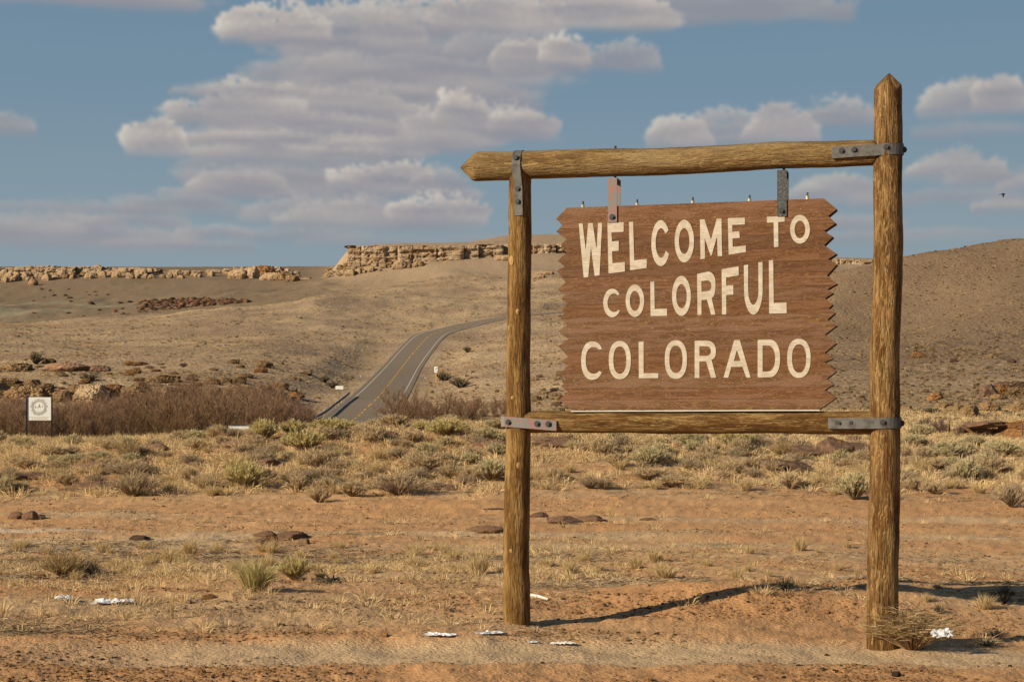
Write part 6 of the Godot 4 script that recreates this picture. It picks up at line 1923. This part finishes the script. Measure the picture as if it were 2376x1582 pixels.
func make_shrubs() -> void:
	var green := [Color(0.62, 0.505, 0.225), Color(0.55, 0.455, 0.20), Color(0.68, 0.555, 0.28), Color(0.50, 0.42, 0.19)]
	var olive := [Color(0.54, 0.455, 0.25), Color(0.61, 0.515, 0.31), Color(0.47, 0.40, 0.225)]
	var straw := [Color(0.51, 0.385, 0.20), Color(0.46, 0.335, 0.165), Color(0.56, 0.44, 0.255), Color(0.41, 0.29, 0.145)]
	var tan := [Color(0.58, 0.435, 0.255), Color(0.48, 0.35, 0.205), Color(0.66, 0.51, 0.31), Color(0.42, 0.31, 0.195)]
	var brown := [Color(0.40, 0.30, 0.195), Color(0.33, 0.245, 0.16), Color(0.48, 0.37, 0.24)]
	var K := {}
	K.green = []; K.olive = []; K.tan = []; K.dome = []; K.brown = []
	for k in 4:
		K.green.append(shrub(800 + k, 230, 20, 0.62, 0.72, 0.10, 0.013, green, Color(0.30, 0.23, 0.13), 1.0))
		K.olive.append(shrub(810 + k, 200, 18, 0.6, 0.62, 0.11, 0.013, olive, Color(0.27, 0.21, 0.13), 0.9))
		K.tan.append(shrub(820 + k, 170, 15, 0.62, 0.62, 0.14, 0.012, tan, Color(0.33, 0.24, 0.15), 0.8))
		K.dome.append(shrub(830 + k, 190, 9, 0.6, 0.72, 0.15, 0.008, [Color(0.42, 0.30, 0.15), Color(0.36, 0.255, 0.125), Color(0.46, 0.34, 0.18)], Color(0.30, 0.205, 0.10), 1.1))
		K.brown.append(shrub(840 + k, 130, 9, 0.65, 0.58, 0.16, 0.010, brown, Color(0.25, 0.18, 0.115), 0.7))
	K.grass = []
	for k in 4: K.grass.append(tussock(850 + k, 260, 0.12, 0.34, 0.62, 0.008, 0.35, straw))
	K.fan = []
	for k in 2: K.fan.append(tussock(860 + k, 620, 0.16, 0.44, 0.85, 0.009, 0.25, [Color(0.37, 0.32, 0.14), Color(0.42, 0.35, 0.16), Color(0.33, 0.29, 0.125), Color(0.46, 0.37, 0.18)]))
	# [kind, bearing, row of the foot, width, height, label]
	var S := [
		["green", 706, 1050, 104, 52, "large round yellow green rabbitbrush below the guard rail"], ["green", 769, 1007, 116, 44, "wide yellow green rabbitbrush hiding the near end of the road"], ["green", 680, 1012, 74, 44, "yellow green rabbitbrush left of the wide one on the crest"], ["green", 612, 1022, 74, 46, "yellow green rabbitbrush right of the half hidden pale sign"], ["green", 700, 990, 44, 30, "small upright rabbitbrush at the near end of the guard rail"], ["green", 1039, 1014, 116, 50, "broad bright green rabbitbrush between road and left post"], ["green", 982, 1000, 58, 28, "smaller green rabbitbrush left of the broad bright one"], ["olive", 1150, 994, 60, 26, "green bush right against the left post on the crest"], ["olive", 1140, 1116, 98, 50, "grey green sage bush left of the left post"], ["green", 566, 1134, 110, 60, "yellow flowered rabbitbrush with a dark base in the middle left"], ["olive", 229, 1070, 60, 24, "low green bush on the pink slab at the left"], ["olive", 158, 1083, 48, 28, "dark green bush near the left frame edge"], ["green", 683, 1346, 86, 52, "small yellow green bush right of the tall grassy one"], ["olive", 76, 1019, 30, 14, "tiny green bush under the white seal sign"], ["olive", 168, 1023, 34, 16, "tiny yellow green bush right of the white seal sign"], ["olive", 246, 1030, 40, 18, "tiny grey green bush at the end of the left bank"], ["olive", 8, 1148, 50, 40, "green bush cut by the left frame edge"],
		["olive", 1509, 1081, 88, 42, "grey green sage with a dark foot in the middle under the board"], ["green", 1707, 1041, 92, 40, "yellow green rabbitbrush behind the dark domed slab"], ["dome", 1816, 1064, 60, 42, "straw coloured dome bush in front of the long dark ledge"], ["olive", 1983, 1159, 92, 60, "pale green bush left of the right post"], ["olive", 2243, 1118, 74, 52, "grey green bush right of the right post"], ["olive", 2200, 1062, 100, 36, "wide pale green bush behind the grey green one at the right"], ["brown", 2350, 1176, 100, 54, "grey twiggy bush at the right frame edge"], ["olive", 1603, 1040, 80, 36, "dark olive bush behind the sage under the board"], ["olive", 2120, 1034, 80, 26, "yellow green bush right beside the right post"], ["olive", 2330, 1060, 110, 36, "wide sage bush below the wire fence"], ["olive", 2260, 1040, 80, 28, "yellow green bush below the fence stakes"],
		["dome", 298, 1067, 72, 44, "round straw coloured bush on the bank in front of the thicket"], ["brown", 311, 1152, 120, 56, "wide grey brown twiggy bush left of the flowered rabbitbrush"], ["tan", 438, 1120, 52, 36, "small tan bush between the twiggy bush and the flowered one"], ["tan", 739, 1090, 96, 46, "broad tan bush below the large round rabbitbrush"], ["tan", 983, 1095, 92, 42, "tan bush left of the sage bush"], ["brown", 925, 1148, 132, 52, "wide brown twiggy bush at the edge of the dirt track"], ["tan", 815, 1152, 72, 36, "low tan bush left of the wide brown one"], ["tan", 693, 1142, 62, 38, "tan bush right of the flowered rabbitbrush"], ["tan", 739, 1166, 56, 34, "small tan bush standing alone on the track edge"], ["brown", 290, 1104, 104, 28, "dark flattened dead bush on the slabs at the left"], ["dome", 145, 1340, 128, 62, "big straw dome bush at the left between the tracks"], ["brown", 205, 1336, 60, 40, "dark half of the straw dome bush, on its right side"], ["tan", 504, 1022, 68, 36, "tan bush left of the half hidden pale sign"], ["tan", 912, 990, 84, 34, "pale pinkish bush on the crest in front of the road"], ["tan", 868, 994, 50, 24, "small pale bush on the crest left of the pinkish one"], ["tan", 1390, 1056, 52, 40, "tan bush left of the sage under the board"], ["tan", 1500, 1114, 86, 28, "low grey bush below the sage under the board"], ["brown", 1440, 1040, 60, 30, "brown bush on the reddish ledge under the beam"], ["tan", 1640, 1064, 60, 32, "small tan bush left of the dark domed slab"], ["tan", 1560, 1130, 90, 28, "low straw bush on the sand under the board"], ["brown", 1604, 1090, 70, 24, "brown tangle of dead stems under the board"], ["tan", 2300, 1100, 80, 42, "tan bush between the green bush and the right frame edge"], ["brown", 1895, 1020, 50, 26, "grey bush on the long dark ledge"], ["tan", 1700, 1098, 60, 26, "tan bush at the foot of the pale block"], ["tan", 2010, 1080, 50, 40, "grey straw bush left of the right post below the boulder"]]
	for q in S:
		var p := hit(q[1], q[2], 12.0)
		var k := -p.z / 4036.0
		var set: Array = K[q[0]]
		var hk := {"green": 0.80, "olive": 0.72, "tan": 0.72, "dome": 0.84, "brown": 0.68}[q[0]] as float
		var sx: float = q[3] * k / 1.22
		plant_thing("desert_shrub", set[rng.randi() % set.size()], ["stems", "foliage"], q[5], "shrub", upright(p, rnd(0, TAU), Vector3(sx * 1.08, (0.95 if q[2] < 1015 and q[1] < 1160 else 1.15) * q[4] * k / hk, sx * 1.08)))
	var G := [["fan", 591, 1370, 118, 108, "tall grassy green clump in the left foreground"], ["grass", 176, 1351, 40, 42, "small yellow tuft in front of the straw dome bush"], ["grass", 2134, 1094, 66, 62, "tall straw grass right of the right post"], ["grass", 1920, 1128, 58, 42, "straw tuft left of the pale green bush"], ["grass", 395, 1305, 60, 62, "tall straw grass between the tracks, left of centre"], ["grass", 440, 1290, 60, 66, "taller pale grass right of the tall straw grass"], ["grass", 1110, 1330, 80, 74, "tall pale straw grass left of the left post"], ["grass", 1325, 1335, 60, 60, "straw grass right of the left post"], ["grass", 1545, 1340, 90, 44, "spreading pale grass in the middle between the posts"], ["grass", 1362, 1300, 50, 30, "low straw tuft right behind the left post"], ["grass", 490, 1150, 44, 36, "pale tuft right of the twiggy bush"], ["grass", 395, 1146, 50, 44, "pale grass between twiggy bush and flowered rabbitbrush"], ["grass", 790, 1130, 50, 44, "pale grass above the dirt track in the middle left"], ["grass", 740, 1085, 40, 46, "pale upright grass in front of the broad tan bush"], ["grass", 1020, 1050, 50, 34, "pale grass on the crest right of the road"], ["grass", 2150, 1396, 26, 34, "small tuft in the post shadow right of the right post"], ["grass", 2285, 1412, 70, 50, "ragged dry grass at the right in the shadow"], ["grass", 1990, 1345, 20, 52, "thin upright stalks just left of the right post"], ["grass", 398, 1436, 14, 92, "single tall thin stalk in the left foreground soil"]]
	for q in G:
		var p := hit(q[1], q[2], 12.0)
		var k := -p.z / 4036.0
		var set: Array = K[q[0]]
		var s: float = q[3] * k / (0.9 if q[0] == "fan" else 0.66)
		single("grass_clump", set[rng.randi() % set.size()], M.plant, q[5], "grass clump", upright(p, rnd(0, TAU), Vector3(s, q[4] * k / (0.80 if q[0] == "fan" else 0.58), s)))
	# tumbleweed caught at the right post, and the dark weeds right of it
	var p := hit(2116, 1507, 12.0)
	var weed := shrub(870, 170, 12, 0.62, 0.60, 0.17, 0.007, [Color(0.44, 0.31, 0.165), Color(0.34, 0.23, 0.12), Color(0.52, 0.39, 0.22)], Color(0.33, 0.22, 0.115), 0.1)
	plant_thing("tumbleweed", weed, ["stems", "twigs"], "dry tangled tumbleweed caught against the foot of the right post", "shrub", upright(p, 0.4, Vector3(1.0, 0.72, 0.7)))
	p = hit(2060, 1496, 12.0)
	plant_thing("tumbleweed", weed, ["stems", "twigs"], "flat spray of dry stems in front of the right post's foot", "shrub", upright(p, 2.4, Vector3(0.42, 0.25, 0.36)))
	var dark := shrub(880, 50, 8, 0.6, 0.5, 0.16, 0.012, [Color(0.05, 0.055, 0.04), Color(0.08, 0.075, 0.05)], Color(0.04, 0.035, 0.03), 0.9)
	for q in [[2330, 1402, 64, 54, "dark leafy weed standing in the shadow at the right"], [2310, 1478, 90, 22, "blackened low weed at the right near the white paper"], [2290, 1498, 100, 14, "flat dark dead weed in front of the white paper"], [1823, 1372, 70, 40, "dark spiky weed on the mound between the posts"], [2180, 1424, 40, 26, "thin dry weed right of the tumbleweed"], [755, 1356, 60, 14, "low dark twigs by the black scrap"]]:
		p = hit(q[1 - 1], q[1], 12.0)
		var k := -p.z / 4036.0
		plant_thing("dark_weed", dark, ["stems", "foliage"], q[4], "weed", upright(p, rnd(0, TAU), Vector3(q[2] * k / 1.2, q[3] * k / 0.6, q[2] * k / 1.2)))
	# the rest of the scrub, in belts
	var belts := [[180, "tan", 1005, 1146, -420, 2800, 34, 74, "dry tan bush", "tan bushes behind the far track"], [86, "brown", 1015, 1140, -420, 2800, 34, 72, "grey brown twiggy bush", "twiggy bushes behind the far track"], [60, "olive", 995, 1090, -420, 2800, 36, 76, "grey green sage bush", "sage bushes behind the sign"]]
	for bl in belts:
		for i in bl[0]:
			var u := rnd(bl[4], bl[5])
			var v := lerpf(bl[2], bl[3], pow(rng.randf(), 0.9))
			if u < 300.0 and v < 1032.0: v += 32.0
			p = hit(u, v, 12.0)
			if -p.z > 130.0: continue
			var k := -p.z / 4036.0
			var w := rnd(bl[6], bl[7])
			var set: Array = K[bl[1]]
			plant_thing("scrub_bush", set[rng.randi() % set.size()], ["stems", "foliage"], bl[8] + " " + zone(u, v), "shrub", upright(p, rnd(0, TAU), Vector3(w * k / 1.22, w * k * rnd(0.40, 0.62) / 0.7, w * k / 1.22)), bl[9])
	for i in 210:
		var u := rnd(-20, 2400)
		var v := rnd(1015, 1150) if i < 140 else rnd(1268, 1345)
		if i >= 140: u = rnd(-20, 1480) if rng.randf() < 0.8 else rnd(1480, 2000)
		p = hit(u, v, 12.0)
		if -p.z > 110.0: continue
		var k := -p.z / 4036.0
		var w := rnd(22, 46)
		var s := w * 1.25 * k / 0.66
		single("grass_tuft", K.grass[rng.randi() % 4], M.plant, "dry grass tuft " + zone(u, v), "grass clump", upright(p, rnd(0, TAU), Vector3(s, s * rnd(0.6, 1.05), s)), "grass tufts behind the far track" if i < 140 else "grass tufts between the tracks")

func make_grass() -> void:
	# short dead grass and straw litter nobody could count
	var straw := [Color(0.64, 0.49, 0.28), Color(0.55, 0.41, 0.23), Color(0.70, 0.555, 0.33), Color(0.44, 0.32, 0.19)]
	var tuft := tussock(900, 26, 0.05, 0.12, 0.16, 0.006, 0.5, straw)
	var where: Array[Transform3D] = []
	var tint := PackedColorArray()
	for i in 76000:
		var t := rnd(-0.5, 0.5)
		var z := exp(rnd(log(18.2), log(120.0)))
		var x := t * z
		var d := n_mid.get_noise_2d(x * 0.8 + 70.0, z * 1.4) + 0.5 * n_mid.get_noise_2d(x * 3.0, z * 5.0 + 20.0)
		var want := 0.0
		if z + 0.16 * clampf(x, 0.0, 6.0) < 21.0: want = (0.04 + 0.22 * smoothstep(0.0, 0.4, d)) * (1.0 if x < 0.3 else 0.12)
		elif z < 30.0: want = (0.03 + 0.8 * smoothstep(0.0, 0.45, d)) * (1.0 if x < 1.8 or (z < 22.6 and x < 4.2) else 0.08)
		elif z < 33.0: want = 0.12 * smoothstep(0.0, 0.4, d)
		elif z < 44.0: want = 0.015
		elif z < 52.0: want = 0.02 + smoothstep(44.0, 52.0, z + 9.0 * d) * (0.25 + 0.75 * smoothstep(-0.15, 0.35, d))
		else: want = 0.75 + 0.6 * d
		if rng.randf() > want: continue
		var s := rnd(0.5, 1.3) * (1.0 + z * 0.012) * (1.0 if z < 45.0 else 1.7)
		where.append(upright(at(x, z), rnd(0, TAU), Vector3(s, s * rnd(0.4, 1.1), s)))
		var g := rnd(0.75, 1.1)
		tint.append(Color(g, g * rnd(0.93, 1.0), g * rnd(0.85, 1.0)))
	scatter("dry_grass", tuft, M.plant, where, tint, "short dead grass and straw covering the sandy ground", "grass")
	# fallen twigs and straw lying flat
	var litter := Buf.new()
	var r := RandomNumberGenerator.new()
	r.seed = 905
	for i in 14:
		var a := r.randf() * TAU
		var d := Vector3(cos(a), r.randf_range(-0.05, 0.15), sin(a))
		var p0 := Vector3(r.randf_range(-0.2, 0.2), 0.008, r.randf_range(-0.2, 0.2))
		var l := r.randf_range(0.05, 0.18)
		litter.ribbon(p0, p0 + d * l * 0.5 + Vector3(0, 0.012, 0), p0 + d * l, r.randf_range(0.004, 0.008), side_of(d, r), Color(0.26, 0.195, 0.125), Color(0.35, 0.27, 0.175))
	var lm := litter.commit()
	where = []
	tint = PackedColorArray()
	for i in 36000:
		var t := rnd(-0.48, 0.48)
		var z := exp(rnd(log(17.9), log(60.0)))
		var x := t * z
		var d := n_mid.get_noise_2d(x * 0.9 + 170.0, z * 1.5)
		var want := 0.12 + 0.8 * d
		if z > 32.0 and z < 44.0: want *= 0.12
		if z < 22.8 and x > 0.0: want *= 0.2
		if z > 24.0 and x > 1.8 and z < 44.0: want *= 0.25
		if rng.randf() > want: continue
		var s := rnd(0.6, 1.3) * (1.0 + z * 0.01)
		where.append(upright(at(x, z), rnd(0, TAU), Vector3(s, s, s)))
		var g := rnd(0.35, 1.15)
		tint.append(Color(g, g, g))
	scatter("straw_litter", lm, M.twig, where, tint, "fallen twigs and broken straw lying on the soil", "litter")
	# bunch grass over the far slopes
	var bunch := tussock(910, 18, 0.16, 0.30, 0.26, 0.05, 0.4, [Color(0.50, 0.362, 0.22), Color(0.45, 0.318, 0.19), Color(0.54, 0.40, 0.25)])
	var brush := tussock(911, 22, 0.2, 0.42, 0.40, 0.07, 0.3, [Color(0.22, 0.165, 0.105), Color(0.27, 0.20, 0.125), Color(0.19, 0.15, 0.095)])
	for kind in 2:
		where = []
		tint = PackedColorArray()
		for i in [195000, 24000][kind]:
			var t := rnd(-0.46, 0.46)
			var z := exp(rnd(log(76.0), log(760.0)))
			var x := t * z
			if z > 195.0 and z < 690.0 and absf(x - rl_x[int(z)]) < 6.5 / sqrt(1.0 / (1.0 + pow(rl_s[int(z)], 2.0))): continue
			if t < -0.10 and z > 615.0 and rng.randf() < 0.92: continue
			var d := n_big.get_noise_2d(x * 2.0 + 300.0, z * 2.0)
			if kind == 1 and rng.randf() > 0.30 + 1.6 * d: continue
			if kind == 0 and rng.randf() > 0.75 + d: continue
			if t > 0.12 and kind == 0 and rng.randf() < 0.93: continue
			var s := rnd(0.4, 1.1) * (0.65 + z / 520.0)
			where.append(upright(at(x, z), rnd(0, TAU), Vector3(s, s * rnd(0.6, 1.1), s)))
			var g := rnd(0.7, 1.1)
			tint.append(Color(g, g, g))
		if kind == 0: scatter("bunch_grass", bunch, M.plant, where, tint, "pale bunch grass covering the far slopes", "grass")
		else: scatter("low_scrub", brush, M.plant, where, tint, "low dark scrub speckling the far slopes", "undergrowth")

# ---------------------------------------------------------------- litter on the ground
func crumpled(sd: int, w: float, d: float, h: float) -> ArrayMesh:
	var f := FastNoiseLite.new()
	f.seed = sd
	f.frequency = 1.0
	var n := 12
	var b := Buf.new()
	for j in n + 1:
		for i in n + 1:
			var x := i / float(n) - 0.5
			var y := j / float(n) - 0.5
			var e := 1.0 - 0.5 * f.get_noise_2d(i * 0.9 + 40.0, j * 0.9)
			var hh := h * (0.45 * absf(f.get_noise_2d(x * 2.4 + 5.0, y * 2.4)) * 1.6 + 0.35 * absf(f.get_noise_2d(x * 5.0, y * 5.0 + 3.0))) * (1.0 - 1.6 * maxf(x * x, y * y))
			b.v.append(Vector3(x * w * e + 0.02 * f.get_noise_2d(j, i), hh + 0.01, y * d * e))
			b.c.append(Color.WHITE)
			b.uv.append(Vector2(x, y))
	for j in n:
		for i in n:
			var a := j * (n + 1) + i
			var c := a + n + 1
			for q in [a, a + 1, c + 1, a, c + 1, c]: b.ix.append(q)
	return b.commit()

func make_litter() -> void:
	var T := [[262, 1402, 84, 24, "long crumpled white plastic sheet on the left foreground soil"], [147, 1392, 40, 20, "small crumpled white paper left of the long plastic sheet"], [1019, 1476, 66, 12, "flat white scrap on the edge of the pale track, left of the post"], [1137, 1472, 62, 13, "dirty white scrap right at the pale track below the left post"], [2164, 1514, 44, 34, "bright white crumpled paper caught in the tumbleweed"], [2106, 1496, 24, 24, "torn white tissue at the near edge of the tumbleweed"], [1307, 1496, 50, 10, "pale scrap half buried in the pale track between the posts"], [1237, 1493, 24, 7, "tiny pale scrap in the track right of the left post"]]
	for i in T.size():
		var q: Array = T[i]
		var p := hit(q[0], q[1], 12.0)
		var k := -p.z / 4036.0
		var o := single("paper_scrap", crumpled(920 + i, q[2] * k, q[2] * k * 0.55, q[3] * k * 1.25), M.paper if i != 6 else M.bleached, q[4], "litter", upright(p + (Vector3(0.05, 0.2, 0.2) if i == 4 else Vector3.ZERO), rnd(-0.4, 0.4), Vector3.ONE))
		if i == 4: o.rotation.x = 0.7
	var b := Buf.new()
	var p0 := hit(1226, 1384, 12.0) + Vector3(0, 0.02, 0)
	var p1 := hit(1272, 1394, 12.0) + Vector3(0, 0.02, 0)
	b.tube(p0, p0.lerp(p1, 0.5) + Vector3(0, 0.01, 0), 0.022, 0.02, 7)
	b.tube(p0.lerp(p1, 0.5) + Vector3(0, 0.01, 0), p1, 0.02, 0.012, 7)
	single("bleached_stick", b.commit(), M.bleached, "bleached grey stick lying on the soil just right of the left post", "stick", Transform3D.IDENTITY)
	b = Buf.new()
	var c := hit(772, 1352, 12.0)
	var f := FastNoiseLite.new()
	f.seed = 9
	for i in 7:
		var a := i * 0.9
		b.tube(c + Vector3(cos(a) * 0.05, 0.0, sin(a) * 0.05), c + Vector3(cos(a * 1.7) * 0.09, 0.05 + 0.03 * (i % 3), sin(a * 1.7) * 0.07), 0.02, 0.008, 5)
	single("charred_scrap", b.commit(), M.charred, "small jagged black scrap on the soil right of the green clumps", "litter", Transform3D.IDENTITY)
	b = Buf.new()
	var s0 := hit(1405, 1182, 12.0)
	single("flat_stone", rocks.dark_1, M.rock, "dark thin stone streak lying across the far track", "rock", Transform3D(Basis.IDENTITY.scaled_local(Vector3(0.35, 0.03, 0.10)), hit(1150, 1181, 12.0)))
	single("flat_stone", rocks.tan_1, M.rock, "small pale flat stone in the far track, right of the slab cluster", "rock", Transform3D(Basis.IDENTITY.scaled_local(Vector3(0.16, 0.05, 0.10)), hit(1500, 1206, 12.0)))
